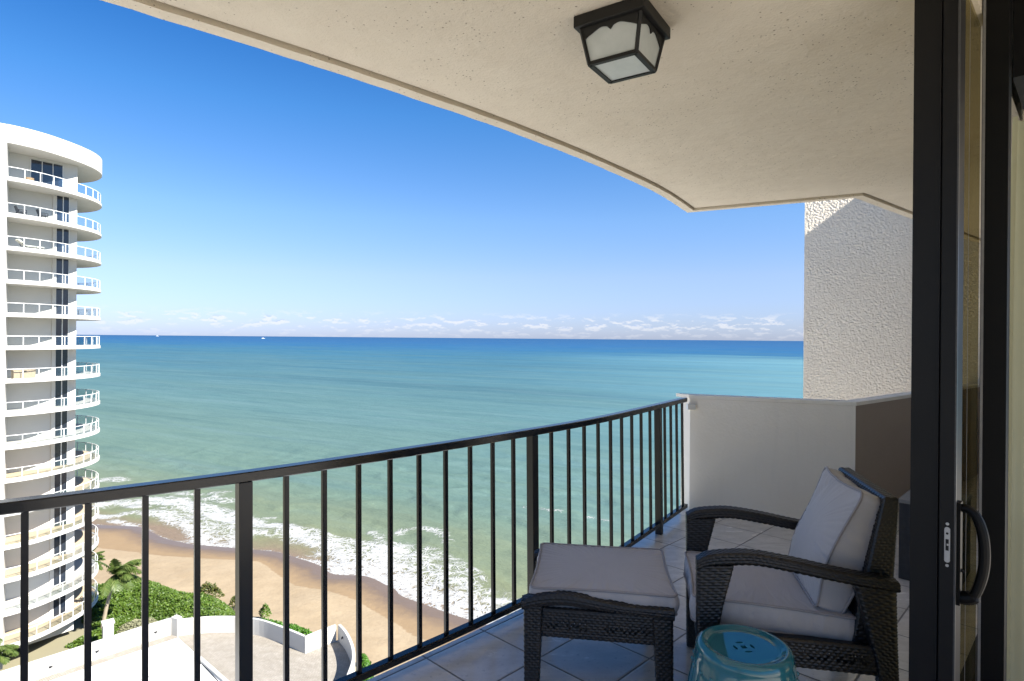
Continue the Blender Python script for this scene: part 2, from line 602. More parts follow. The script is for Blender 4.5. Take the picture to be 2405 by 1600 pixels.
def mk_sand(T):
    co = obj_co(T)
    wet = attr(T, 'wet')
    wetn = T.math('ADD', wet, T.math('MULTIPLY', T.math('SUBTRACT', T.noise(co, 0.9, 4, 0.6), 0.5), 0.22))
    dry = T.mix(T.ramp(T.noise(co, 0.22, 6, 0.62), [(0.35, 0.0), (0.65, 1.0)]), (0.258, 0.196, 0.124), (0.305, 0.238, 0.156))
    damp = T.mix(T.noise(co, 0.5, 4, 0.6), (0.205, 0.140, 0.078), (0.235, 0.165, 0.095))
    soak = T.mix(T.noise(co, 0.4, 4, 0.6), (0.118, 0.084, 0.058), (0.145, 0.104, 0.074))
    c = T.mix(T.ramp(wetn, [(0.28, 0.0), (0.40, 1.0)]), dry, damp)
    c = T.mix(T.ramp(wetn, [(0.62, 0.0), (0.85, 1.0)]), c, soak)
    foot = T.ramp(T.noise(co, 2.6, 5, 0.7), [(0.52, 0.0), (0.68, 0.5)])
    c = T.mix(T.math('MULTIPLY', foot, T.math('SUBTRACT', 1.0, wet, clamp=True)), c, (0.225, 0.168, 0.105))
    rough = T.ramp(wetn, [(0.6, 0.95), (0.9, 0.35)])
    h = T.math('ADD', T.math('MULTIPLY', T.noise(co, 1.4, 5, 0.65), 0.3), T.math('MULTIPLY', T.noise(co, 0.35, 3, 0.5), 0.6))
    h = T.math('MULTIPLY', h, T.math('SUBTRACT', 1.2, wet, clamp=True))
    return pbsdf(T, c, rough, 0.3, normal=bump(T, h, 0.65, 0.28))


M['sand'] = mat('beach sand', mk_sand)
M['ground'] = m_plain('sandy ground', (0.24, 0.22, 0.15), 0.9, 0.1, 0.3, 0.05)


def mk_sea(T):
    geo = T.n('ShaderNodeNewGeometry')
    co = geo.outputs['Position']
    sp = T.n('ShaderNodeSeparateXYZ', {0: co})
    # distance offshore along the sea-ward axis
    e = T.math('ADD', T.math('MULTIPLY', sp.outputs[0], 0.485), T.math('MULTIPLY', sp.outputs[1], 0.875))
    shore = attr(T, 'shore')
    foam = attr(T, 'foam')
    along = T.mapping(co, (1, 1, 1), (0, 0, R(29)))            # x along shore, y offshore
    # broad colour bands over sandbars and deep water
    wob = T.math('SUBTRACT', T.noise(T.mapping(along, (0.0016, 0.006, 1)), 1.0, 5, 0.6), 0.5)
    ew = T.math('ADD', e, T.math('MULTIPLY', T.math('MULTIPLY', wob, e), 0.75))
    le = T.math('LOGARITHM', T.math('MAXIMUM', ew, 40.0), 10.0)
    f = T.n('ShaderNodeMapRange', {0: le, 1: 1.8, 2: 4.0, 3: 0.0, 4: 1.0}).outputs[0]
    base = T.ramp(f, [(0.00, (0.140, 0.172, 0.112)), (0.10, (0.104, 0.160, 0.128)), (0.22, (0.074, 0.142, 0.145)),
                      (0.36, (0.050, 0.122, 0.152)), (0.47, (0.033, 0.108, 0.160)), (0.53, (0.026, 0.104, 0.170)), (0.63, (0.013, 0.086, 0.190)),
                      (0.75, (0.009, 0.072, 0.190)), (1.0, (0.007, 0.060, 0.170))])
    # water turns paler turquoise towards the right-hand side
    ratio = T.math('DIVIDE', sp.outputs[0], T.math('ADD', sp.outputs[1], 60.0))
    pale_side = T.ramp(T.math('ADD', ratio, T.math('MULTIPLY', wob, 0.5)), [(0.0, 0.0), (0.55, 1.0)])
    pale_side = T.math('MULTIPLY', pale_side, T.ramp(f, [(0.06, 0.0), (0.25, 0.8), (0.48, 1.0), (0.555, 0.95), (0.585, 0.0)]))
    base = T.mix(pale_side, base, (0.100, 0.212, 0.250))
    # patches: greener shoal and darker streaks
    pat = T.noise(T.mapping(along, (0.004, 0.02, 1)), 1.0, 5, 0.6)
    base = T.mix(T.ramp(pat, [(0.38, 0.0), (0.70, 0.55)]), base, T.mix(0.45, base, (0.085, 0.135, 0.105)))
    streak = T.noise(T.mapping(along, (0.035, 0.22, 1)), 1.0, 6, 0.7)
    base = T.mix(T.ramp(streak, [(0.32, 0.6), (0.55, 0.0)]), base, T.mix(1.0, base, (0.66, 0.74, 0.80), 'MULTIPLY'))
    streak3 = T.noise(T.mapping(along, (0.0022, 0.024, 1)), 1.0, 6, 0.68)
    base = T.mix(T.ramp(streak3, [(0.34, 0.75), (0.52, 0.0)]), base, T.mix(1.0, base, (0.70, 0.76, 0.82), 'MULTIPLY'))
    streak2 = T.noise(T.mapping(along, (0.010, 0.09, 1)), 1.0, 5, 0.65)
    base = T.mix(T.ramp(streak2, [(0.48, 0.0), (0.72, 0.55)]), base, T.mix(0.5, base, (0.13, 0.20, 0.21)))
    # sandy water in the surf
    sw = T.math('ADD', shore, T.math('MULTIPLY', T.math('SUBTRACT', T.noise(co, 0.12, 5, 0.6), 0.5), 9.0))
    shoal = T.ramp(T.math('DIVIDE', sw, 45.0), [(0.02, 1.0), (0.12, 0.85), (0.30, 0.45), (0.8, 0.0)])
    base = T.mix(shoal, base, (0.150, 0.155, 0.080))
    thin = T.ramp(T.math('DIVIDE', sw, 12.0), [(0.10, 1.0), (0.55, 0.0)])
    base = T.mix(thin, base, (0.175, 0.130, 0.090))
    # foam: torn lace where surf broke
    warp = T.n('ShaderNodeVectorMath', {0: co, 1: T.n('ShaderNodeVectorMath', {0: T.n('ShaderNodeTexNoise', {'Vector': co, 'Scale': 0.30, 'Detail': 4.0}).outputs['Color'], 1: (4.2, 4.2, 0)}, operation='MULTIPLY').outputs[0]}, operation='ADD').outputs[0]
    vor = T.n('ShaderNodeTexVoronoi', {'Vector': T.mapping(warp, (1, 1, 0)), 'Scale': 0.62}, feature='DISTANCE_TO_EDGE')
    vor2 = T.n('ShaderNodeTexVoronoi', {'Vector': T.mapping(warp, (1, 1, 0)), 'Scale': 1.7}, feature='DISTANCE_TO_EDGE')
    lace = T.math('MAXIMUM', T.ramp(vor.outputs[0], [(0.0, 1.0), (0.16, 0.0)]), T.math('MULTIPLY', T.ramp(vor2.outputs[0], [(0.0, 1.0), (0.22, 0.0)]), 0.85))
    tex = T.math('ADD', T.math('MULTIPLY', lace, 0.42), T.math('MULTIPLY', T.noise(T.mapping(warp, (0.55, 1.1, 0), (0, 0, R(29))), 0.62, 6, 0.6), 1.0))
    fm = T.math('SUBTRACT', T.math('ADD', T.math('MULTIPLY', tex, 1.45), T.math('MULTIPLY', foam, 0.66)), 1.30)
    fmask = T.math('MULTIPLY', T.ramp(fm, [(0.0, 0.0), (0.16, 0.6), (0.42, 1.0)]), T.ramp(foam, [(0.04, 0.0), (0.30, 1.0)]))
    # scattered whitecaps far out
    capn = T.noise(T.mapping(along, (0.10, 0.45, 1)), 1.0, 5, 0.6)
    capm = T.noise(T.mapping(along, (0.012, 0.02, 1)), 1.0, 2, 0.5)
    caps = T.math('MULTIPLY', T.ramp(capn, [(0.735, 0.0), (0.80, 0.8)]), T.ramp(capm, [(0.5, 0.0), (0.6, 1.0)]))
    fmask = T.math('MAXIMUM', fmask, caps)
    c = T.mix(fmask, base, T.mix(T.noise(warp, 1.6, 4, 0.6), (0.25, 0.255, 0.255), (0.44, 0.44, 0.43)))
    rough = T.math('MULTIPLY_ADD', fmask, 0.5, 0.30)
    # ripples and swell
    h = T.math('ADD', T.math('MULTIPLY', T.noise(T.mapping(along, (0.10, 0.34, 1)), 1.0, 6, 0.62), 1.0),
               T.math('MULTIPLY', T.noise(T.mapping(along, (0.9, 2.2, 1)), 1.0, 4, 0.6), 0.22))
    h = T.math('ADD', h, T.math('MULTIPLY', fmask, 0.18))
    nm = bump(T, h, 0.55, 1.1)
    dif = T.n('ShaderNodeBsdfDiffuse', {'Color': c, 'Normal': nm}).outputs[0]
    glo = T.n('ShaderNodeBsdfGlossy', {'Color': (1, 1, 1, 1), 'Roughness': rough, 'Normal': nm}).outputs[0]
    return T.n('ShaderNodeMixShader', {0: T.math('MULTIPLY_ADD', fmask, -0.02, 0.055), 1: dif, 2: glo}).outputs[0]


M['sea'] = mat('sea water', mk_sea)


def mk_leaf(name, c1, c2, trans=0.35, rough=0.45):
    def b(T):
        co = T.n('ShaderNodeNewGeometry').outputs['Position']
        rnd = T.n('ShaderNodeNewGeometry').outputs['Random Per Island']
        c = T.mix(rnd, c1, c2)
        c = T.mix(T.ramp(T.noise(co, 0.35, 4, 0.6), [(0.4, 0.0), (0.7, 0.45)]), c, tuple(x * 0.62 for x in c1))
        p = pbsdf(T, c, rough, 0.4)
        t = T.n('ShaderNodeBsdfTranslucent', {'Color': c}).outputs[0]
        return T.n('ShaderNodeMixShader', {0: trans, 1: p, 2: t}).outputs[0]
    return mat(name, b)


M['leaf'] = mk_leaf('sea grape leaf', (0.054, 0.115, 0.010), (0.135, 0.205, 0.028))
M['leaf_bright'] = mk_leaf('bright shrub leaf', (0.045, 0.14, 0.010), (0.105, 0.235, 0.022))
M['drygrass'] = mk_leaf('dry dune grass', (0.16, 0.16, 0.09), (0.27, 0.27, 0.16), 0.2, 0.7)
M['redleaf'] = mk_leaf('dry reddish leaf', (0.07, 0.11, 0.018), (0.15, 0.125, 0.032))
M['frond'] = mk_leaf('palm frond', (0.065, 0.115, 0.022), (0.16, 0.20, 0.055), 0.35)
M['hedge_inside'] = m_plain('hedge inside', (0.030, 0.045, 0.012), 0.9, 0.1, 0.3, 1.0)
M['trunk'] = m_plain('palm trunk', (0.30, 0.25, 0.18), 0.85, 0.2, 0.25, 5, 0.5, 12, 0.02)
M['driftwood'] = m_plain('driftwood', (0.10, 0.075, 0.05), 0.85, 0.2, 0.3, 4)


def mk_curtain(T):
    co = obj_co(T)
    c = T.mix(T.noise(co, 3, 3, 0.5), (0.34, 0.325, 0.205), (0.42, 0.40, 0.27))
    d = T.n('ShaderNodeBsdfDiffuse', {'Color': c}).outputs[0]
    t = T.n('ShaderNodeBsdfTranslucent', {'Color': c}).outputs[0]
    return T.n('ShaderNodeMixShader', {0: 0.55, 1: d, 2: t}).outputs[0]


M['curtain'] = mat('cream sheer curtain', mk_curtain)
M['room'] = m_plain('room and bounce terrace paint', (0.50, 0.47, 0.43), 0.85, 0.2, 0.04)
M['building'] = m_plain('own building stucco', (0.60, 0.57, 0.51), 0.85, 0.2, 0.08, 0.8, 0.4, 20, 0.01)
M['ship'] = m_plain('white ship paint', (0.75, 0.75, 0.75), 0.5, 0.4, 0.03)

# ================================================================== BALCONY STRUCTURE
T_DIR = (0.698, 0.716)            # along the facade
N_OUT = (-0.716, 0.698)           # out of the facade, towards the balcony
D0 = (1.40, 1.90)                 # inner leading corner of the sliding door


def fac(m, q, base=D0):
    """plan point m along the facade and q outwards"""
    return (base[0] + T_DIR[0] * m + N_OUT[0] * q, base[1] + T_DIR[1] * m + N_OUT[1] * q)


RAIL = [(-4.1, 0.35), (-3.4, 0.74), (-2.6, 1.22), (-1.95, 1.645), (-1.60, 1.89), (-1.33, 2.10), (-1.005, 2.37), (-0.60, 2.765), (0.0, 3.385), (0.567, 4.035), (1.10, 4.78), (1.61, 5.53)]
RAIL_FINE, RAIL_S = resample(catmull(RAIL, 10), 0.05)


def rail_at(s):
    x = np.interp(s, RAIL_S, RAIL_FINE[:, 0]); y = np.interp(s, RAIL_S, RAIL_FINE[:, 1])
    s2 = s + 0.02
    x2 = np.interp(s2, RAIL_S, RAIL_FINE[:, 0]); y2 = np.interp(s2, RAIL_S, RAIL_FINE[:, 1])
    if abs(x2 - x) + abs(y2 - y) < 1e-6:
        x, y = np.interp(s - 0.02, RAIL_S, RAIL_FINE[:, 0]), np.interp(s - 0.02, RAIL_S, RAIL_FINE[:, 1])
    return float(x), float(y), math.atan2(y2 - y, x2 - x)


def rail_s_of_ratio(r):
    """arc position where the rail crosses the line X = r * Y"""
    q = RAIL_FINE[:, 0] - r * RAIL_FINE[:, 1]
    i = int(np.where((q[:-1] < 0) & (q[1:] >= 0))[0][-1])
    t = -q[i] / (q[i + 1] - q[i])
    return float(RAIL_S[i] + t * (RAIL_S[i + 1] - RAIL_S[i]))


edge_out = [tuple(p) for p in offset([tuple(p) for p in RAIL_FINE], 0.075)]
PA, PB, PC = (1.66, 5.60), (2.895, 5.07), (5.70, 7.34)      # inner line of the end wall
slab_outer = edge_out + [(1.64, 5.72), (2.93, 5.19), (5.66, 7.46)]

fl = MB()
fl.prism(slab_outer + [fac(7.6, -0.3), fac(-6.0, -0.3)], -0.25, 0.0)
floor = fl.build('floor', M['tile'])
tag(floor, kind='structure')

# ceiling: soffit with a drip edge round the outside
CZ = 2.835
ceil_pts = [(-4.2, 0.45), (-3.4, 0.86), (-2.7, 1.30), (-2.05, 1.765), (-1.511, 2.19), (-1.092, 2.541), (-0.80, 2.800), (-0.457, 3.119), (-0.10, 3.472), (0.255, 3.852), (0.62, 4.275), (0.985, 4.726), (1.207, 5.032), (1.412, 5.348), (1.667, 5.764)]
ceil_line = [p[:2] for p in catmull([(x, y, 0) for x, y in ceil_pts], 6)] + [(2.906, 5.119), (5.70, 7.40)]


def miter(line, d):
    """offset to the left with true corner mitres"""
    out = []
    for i, p in enumerate(line):
        dirs = []
        for a, b_ in ((i - 1, i), (i, i + 1)):
            if a >= 0 and b_ < len(line):
                v = Vector((line[b_][0] - line[a][0], line[b_][1] - line[a][1])).normalized()
                dirs.append(Vector((-v.y, v.x)))
        n_ = sum(dirs, Vector((0, 0))).normalized()
        k = d / max(0.3, n_.dot(dirs[0]))
        out.append((p[0] + n_.x * k, p[1] + n_.y * k))
    return out


cl = MB()
inner = miter(ceil_line, -0.075)
groove = miter(ceil_line, -0.090)
jit = [(p[0] + random.uniform(-.002, .002), p[1] + random.uniform(-.002, .002)) for p in ceil_line]
cl.prism(groove + [fac(7.6, 0.0), fac(-3.2, 0.0)], CZ, CZ + 0.17)
cl.prism_strip(jit, inner, [CZ - 0.020 + random.uniform(-.0015, .0015) for _ in jit], CZ + 0.17)
cl.prism(jit + [fac(7.6, 0.0), fac(-3.2, 0.0)], CZ + 0.171, CZ + 0.19)
cl.prism([fac(7.6, -0.001), fac(-3.2, -0.001), fac(-3.2, -4.2), fac(7.6, -4.2)], 3.02, CZ + 0.19)
ceiling = cl.build('ceiling', M['ceiling'])
tag(ceiling, kind='structure')
fix_normals(ceiling)

# own building: facade above and beside the opening, upper storey, room floor and added terrace
ob = empty('apartment_building', (4.0, 1.0, 0))
tag(ob, 'beige stucco apartment building whose balcony and doorway the view is taken from', 'building')
b = MB()
b.prism([fac(-3.2, 0.13), fac(7.6, 0.13), fac(7.6, -4.2), fac(-3.2, -4.2)], CZ + 0.192, 5.06)  # unseen block, top shaped so its shadow edge crosses the stucco fin
b.build('upper_wall', M['building'], ob, loc=(-4, -1, 0))
b = MB()
b.prism([fac(2.2, 0.10), fac(7.6, 0.10), fac(7.6, -0.05), fac(2.2, -0.05)], 0.0, CZ - 0.002)
b.build('facade_wall', M['building'], ob, loc=(-4, -1, 0))
b = MB()
b.prism([fac(-3.0, 0.10), fac(-2.4, 0.10), fac(-2.4, -0.05), fac(-3.0, -0.05)], 0.0, CZ - 0.002)
b.build('facade_wall', M['building'], ob, loc=(-4, -1, 0))
b = MB()
b.prism([fac(-6, -0.302), fac(7.5, -0.302), fac(7.5, -9.0), fac(-6, -9.0)], -0.25, 0.002)  # room floor run on as an added sunlit terrace that bounces light forward
b.build('room_bounce_terrace', M['room'], ob, loc=(-4, -1, 0))
# end wall of the balcony with its sloping coping
bw = empty('balcony_wall', (2.3, 5.4, 0))
tag(bw, 'low cream stucco wall closing the far end of the balcony', 'wall')
ins = [PA, PB, PC]
outs = [(1.62, 5.745), (2.905, 5.205), (5.66, 7.46)]
b = MB()
b.prism_strip([PA, PB], [outs[0], outs[1]], -0.02, 1.055)
w1 = b.build('wall', M['parapet'], bw, loc=(-2.3, -5.4, 0))
fix_normals(w1)
b = MB()
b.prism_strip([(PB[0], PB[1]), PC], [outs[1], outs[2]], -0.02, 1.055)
w2 = b.build('wall', M['parapet_shade'], bw, loc=(-2.3, -5.4, 0))
w2['label'] = 'return of the wall with its shade put into the colour'
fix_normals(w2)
b = MB()
b.prism_strip([(1.648, 5.595), (2.897, 5.062), (5.70, 7.33)], [(1.575, 5.77), (2.9, 5.22), (5.65, 7.475)], 1.057, 1.088)
cp = b.build('coping', M['parapet'], bw, loc=(-2.3, -5.4, 0))
fix_normals(cp)

# rough stucco fin of the building beyond the end wall
def stucco_fin():
    a, d = np.array((3.88, 8.02)), np.array((0.953, -0.303))
    nrm = np.array((-0.303, -0.953))
    L, z0, z1 = 2.55, -3.0, 5.6
    st = 0.0095
    nu, nz = int(L / st), int((4.4 - 0.6) / st)
    zs = np.r_[[z0], np.linspace(0.6, 4.4, nz), [z1]]
    us = np.linspace(0, L, nu)
    V = []
    for z in zs:
        for u in us:
            p = Vector((u * 1.0, z, 0))
            h = mnoise.noise(p * 38 + Vector((0, 0, 2))) * 0.6 * (0.8 + 0.6 * mnoise.noise(p * 3)) + mnoise.noise(p * 57 + Vector((7, 3, 1))) * 0.45 + mnoise.noise(p * 2.2) * 0.35
            h = 0.0105 * h
            if u < 0.03: h *= 0.5
            V.append((a[0] + d[0] * u + nrm[0] * h + (0.006 * mnoise.noise(p * 9) if u == 0 else 0), a[1] + d[1] * u + nrm[1] * h, z))
    F = []
    m = len(us)
    for i in range(len(zs) - 1):
        for j in range(m - 1):
            F.append((i * m + j, i * m + j + 1, (i + 1) * m + j + 1, (i + 1) * m + j))
    # sides and back
    k = len(V)
    th = 0.45
    q = [(a[0], a[1], z0), (a[0] + d[0] * L, a[1] + d[1] * L, z0)]
    back = [(a[0] - nrm[0] * th + d[0] * 0.09, a[1] - nrm[1] * th + d[1] * 0.09), (a[0] + d[0] * L - nrm[0] * th, a[1] + d[1] * L - nrm[1] * th)]
    V += [(*back[0], z0), (*back[1], z0), (*back[1], z1), (*back[0], z1)]
    F.append((k, k + 3, k + 2, k + 1))
    left = [i * m for i in range(len(zs))]
    F.append(tuple(left + [k + 3, k]))
    right = [i * m + m - 1 for i in range(len(zs))]
    F.append(tuple(right[::-1] + [k + 1, k + 2]))
    top = [(len(zs) - 1) * m + j for j in range(m)]
    F.append(tuple(top[::-1] + [k + 3, k + 2])[::-1])
    o = link_mesh('stucco_wall', V, F, M['stucco'])
    return o


fin = stucco_fin()
tag(fin, 'tall grey white wall fin of coarse stucco with a sunlit upper corner', 'wall')

# ------------------------------------------------------------------ railing
rl = empty('balcony_railing', (0, 3.385, 0))
tag(rl, 'curved black metal balcony railing of square bars above the beach', 'railing')
RL = (0, -3.385, 0)
LEAN = (-0.016, 0.014)            # the bars lean a little outwards at the top


def rail_beam(z0, z1, wid, s0, s1, dz=0.0):
    pts = [rail_at(s) for s in np.arange(s0, s1, 0.05)] + [rail_at(s1)]
    mb = MB()
    line = [(p[0], p[1]) for p in pts]
    k = (z0 + z1) / 2 / 1.07
    line = [(x + LEAN[0] * k, y + LEAN[1] * k) for x, y in line]
    c = 0.004
    prof = [(-wid / 2, z0 + c), (-wid / 2 + c, z0), (wid / 2 - c, z0), (wid / 2, z0 + c), (wid / 2, z1 - c), (wid / 2 - c, z1), (-wid / 2 + c, z1), (-wid / 2, z1 - c)]
    offs = [offset(line, -p[0]) for p in prof]
    vs, fs = [], []
    n = len(line)
    for i in range(n):
        for j, p in enumerate(prof):
            vs.append((*offs[j][i], p[1]))
    for i in range(n - 1):
        for j in range(8):
            fs.append((i * 8 + j, i * 8 + (j + 1) % 8, (i + 1) * 8 + (j + 1) % 8, (i + 1) * 8 + j))
    fs.append(tuple(range(7, -1, -1)))
    fs.append(tuple((n - 1) * 8 + j for j in range(8)))
    mb.add(vs, fs)
    return mb


S_END = float(RAIL_S[-1])
fix_normals(rail_beam(1.031, 1.07, 0.058, 0.0, S_END).build('top_rail', M['handrail'], rl, loc=RL))
fix_normals(rail_beam(0.066, 0.10, 0.045, 0.0, S_END).build('bottom_rail', M['handrail'], rl, loc=RL))
sp1, sp2, sp3 = rail_s_of_ratio(-0.4385), rail_s_of_ratio(0.0395), rail_s_of_ratio(0.247)


def upright(s, half, z0, z1, name):
    x, y, a = rail_at(s)
    vs = []
    for z in (z0, z1):
        k = z / 1.07
        for dx, dy in ((-half, -half), (half, -half), (half, half), (-half, half)):
            vs.append((x + LEAN[0] * k + dx * math.cos(a) - dy * math.sin(a), y + LEAN[1] * k + dx * math.sin(a) + dy * math.cos(a), z))
    mb = MB().add(vs, [(3, 2, 1, 0), (4, 5, 6, 7), (0, 1, 5, 4), (1, 2, 6, 5), (2, 3, 7, 6), (3, 0, 4, 7)])
    o = mb.build(name, M['rail'], rl, loc=RL)
    bm = bmesh.new(); bm.from_mesh(o.data)
    bmesh.ops.bevel(bm, geom=[e for e in bm.edges if abs(e.verts[0].co.z - e.verts[1].co.z) > 0.3], offset=0.0018, segments=2, affect='EDGES')
    bm.to_mesh(o.data); bm.free()
    return o


gap0 = (sp2 - sp1) / 10
posts = [sp1, sp2, sp3, sp1 - (sp2 - sp1)]
for s in posts:
    if s > 0: upright(s, 0.0255, 0.001, 1.029, 'post')
bars = [sp1 + gap0 * k for k in range(1, 10)] + [sp2 + (sp3 - sp2) / 10 * k for k in range(1, 10)]
bars += [sp3 + (S_END - sp3 - 0.03) / 4.35 * k for k in range(1, 5)]
bars += [sp1 - gap0 * k for k in range(1, 10)] + [sp1 - gap0 * k for k in range(11, 16)]
for s in bars:
    if s > 0.05: upright(s, 0.0100, 0.101, 1.030, 'baluster')
b = MB()
x, y, a = rail_at(S_END - 0.01)
b.box(1.63, 1.70, 5.565, 5.62, 0.955, 1.005)
b.build('wall_bracket', M['white_metal'], rl, loc=RL)

# ------------------------------------------------------------------ sliding door
sdoor = empty('sliding_door', (*D0, 0))
tag(sdoor, 'black framed sliding glass door with curved pull handle beside the armchair', 'door')


def fbox(mb, m0, m1, q0, q1, z0, z1):
    mb.prism([fac(m0, q0), fac(m1, q0), fac(m1, q1), fac(m0, q1)], z0, z1)
    return mb


DL = (-D0[0], -D0[1], 0)
# leading stile of the inner panel: edge face towards us, interior face to the right
b = MB()
fbox(b, 0.0, 0.128, 0.0, 0.0395, 0.03, 2.96)
b.build('stile', M['frame'], sdoor, loc=DL)
b = MB()
fbox(b, -0.0015, 0.012, -0.003, 0.0015, 0.03, 2.96)
b.build('edge_trim', m_plain('pale bronze edge', (0.05, 0.05, 0.05), 0.35, 0.4, 0.6, 60), sdoor, loc=DL)  # thin paler strip down the leading edge
b = MB()
fbox(b, 0.128, 0.62, 0.006, 0.0335, 0.03, 0.13)
b.build('cross_rail', M['frame'], sdoor, loc=DL)
b = MB()
fbox(b, 0.128, 0.62, 0.006, 0.0335, 2.90, 2.96)
b.build('cross_rail', M['frame'], sdoor, loc=DL)
b = MB()
fbox(b, 0.128, 0.62, 0.016, 0.022, 0.13, 2.90)
b.build('glass', M['door_glass'], sdoor, loc=DL)
b = MB()
fbox(b, 0.345, 0.347, 0.0145, 0.0155, 0.13, 2.90)  # thin pale line down the pane
b.build('glass_line', M['slate_edge'], sdoor, loc=DL)
# lock plate on the edge face
lp = MB()
pc = fac(-0.0045, 0.0185)
def lock_pt(q, z, d=0.0): return (*fac(-0.0030 - d, q), z)
lq, zc, hw, hh = 0.0185, 0.957, 0.0075, 0.056
ring = [(lq + hw * math.cos(t), zc + math.copysign(hh - hw, math.sin(t)) + hw * math.sin(t)) for t in np.linspace(0, 2 * math.pi, 32, endpoint=False)]
vs = [(*fac(0.0, q), z) for q, z in ring] + [(*fac(-0.003, q), z) for q, z in ring]
n = len(ring)
lp.add(vs, [tuple(range(n, 2 * n))] + [(i, (i + 1) % n, n + (i + 1) % n, n + i) for i in range(n)])
lo = fix_normals(lp.build('lock_plate', M['steel'], sdoor, loc=DL))
b = MB()
fbox(b, -0.0038, -0.0030, lq - 0.0042, lq + 0.0042, zc - 0.018, zc + 0.018)
b.build('latch_slot', M['black'], lo)
b = MB()
fbox(b, -0.0044, -0.0038, lq - 0.0038, lq + 0.001, zc - 0.002, zc + 0.004)
b.build('latch_tongue', M['steel'], lo)
b = MB()
def disc(mb, q, z, r, m):
    ts = np.linspace(0, 2 * math.pi, 16, endpoint=False)
    vv = [(*fac(m, q + r * math.cos(t)), z + r * math.sin(t)) for t in ts] + [(*fac(m + 0.002, q + r * math.cos(t)), z + r * math.sin(t)) for t in ts]
    mb.add(vv, [tuple(range(15, -1, -1))] + [(i, (i + 1) % 16, 16 + (i + 1) % 16, 16 + i) for i in range(16)])
disc(b, lq, zc + 0.036, 0.0036, -0.0036)
b.build('key_hole', M['black'], lo)
for zz in (zc + 0.066, zc - 0.066):
    b = MB()
    disc(b, lq, zz, 0.0046, -0.002)
    so = b.build('screw', M['steel'], lo)
# handle: base on the interior face, bowed grip
hb = MB()
fbox(hb, 0.022, 0.062, -0.012, -0.0005, 0.765, 1.09)
def hpt(q, z): return (*fac(0.042, -q), z)
grip = [hpt(0.008, 1.072), hpt(0.030, 1.070), hpt(0.050, 1.050), hpt(0.065, 1.005), hpt(0.071, 0.945), hpt(0.068, 0.885), hpt(0.056, 0.83), hpt(0.040, 0.795), hpt(0.008, 0.785)]
gp = catmull(grip, 6)
k = len(gp)
hb.tube(gp, [0.0125 + 0.003 * math.sin(i / k * 3.14) + (0.008 if i > k * 0.82 else 0) for i in range(k)], 12)
ho = hb.build('handle', M['handle'], sdoor, loc=DL)
b = MB()
b.tube([hpt(0.010, 0.875), hpt(0.021, 0.868)], 0.005, 8)
b.build('thumb_latch', M['black'], ho)

# fixed frame: outer track stile and the next panel's stile
dfm = empty('door_frame', fac(0.5, 0.0) + (0,))
tag(dfm, 'fixed dark bronze frame posts of the balcony door, beside the cream curtain', 'door frame')
o0 = fac(0.5, 0.0)
DF = (-o0[0], -o0[1], 0)
b = MB()
fbox(b, 0.018, 0.10, 0.047, 0.123, 0.0, CZ - 0.004)
b.build('outer_post', M['frame'], dfm, loc=DF)
b = MB()
fbox(b, 0.03, 0.09, 0.0402, 0.0465, 0.0, CZ - 0.004)  # black strip filling the dark groove between the stiles
b.build('groove_filler', M['black'], dfm, loc=DF)
b = MB()
fbox(b, 0.505, 0.60, -0.080, -0.002, 0.0, 3.012)
b.build('inner_post', M['frame_inner'], dfm, loc=DF)
b = MB()
fbox(b, 0.500, 0.5045, -0.012, -0.004, 0.0, 2.96)  # thin pale line down the post
b.build('post_line', M['slate_edge'], dfm, loc=DF)
b = MB()
fbox(b, -2.4, 2.2, -0.06, -0.004, 2.965, 3.018)
b.build('head_track', M['frame'], dfm, loc=DF)
b = MB()
fbox(b, -2.4, 2.2, -0.06, 0.14, 0.0005, 0.026)
b.build('sill_track', M['frame'], dfm, loc=DF)

# curtain on its rod
cu = empty('curtain', fac(0.9, -0.2) + (0,))
tag(cu, 'cream sheer curtain hanging in folds at the right edge inside the door', 'curtain')
cb = fac(0.9, -0.2)
vs, fs = [], []
nu, nz = 140, 24
for j in range(nz + 1):
    z = 0.02 + (2.48 - 0.02) * j / nz
    for i in range(nu + 1):
        m = 0.606 + 1.3 * i / nu
        amp = 0.020 * (0.6 + 0.4 * math.sin(i * 0.13))
        q = -0.092 + amp * math.sin(i * 0.42 + 0.25 * math.sin(z * 1.3)) + 0.008 * math.sin(i * 0.9)
        m += (0.10 * max(0, (z - 1.5)) ** 2) * (1 - i / nu)
        vs.append((*fac(m, q), z))
for j in range(nz):
    for i in range(nu):
        fs.append((j * (nu + 1) + i, j * (nu + 1) + i + 1, (j + 1) * (nu + 1) + i + 1, (j + 1) * (nu + 1) + i))
link_mesh('fabric', vs, fs, M['curtain'], cu, True, loc=(-cb[0], -cb[1], 0))
b = MB()
fbox(b, 0.607, 2.2, -0.30, -0.082, 2.60, 3.012)  # added dark block, painting in the unlit room above the curtain
b.build('dark_room_block', M['frame_inner'], cu, loc=(-cb[0], -cb[1], 0))
rod = MB()
rod.tube([(*fac(1.25, -0.092), 2.50), (*fac(2.2, -0.092), 2.50)], 0.014, 12)
ro = rod.build('curtain_rod', M['frame'])
tag(ro, 'dark curtain rod above the cream curtain', 'curtain rod')
b = MB()
fbox(b, 1.30, 1.33, -0.14, -0.065, 2.515, 2.58)
b.build('bracket', M['steel'], ro)

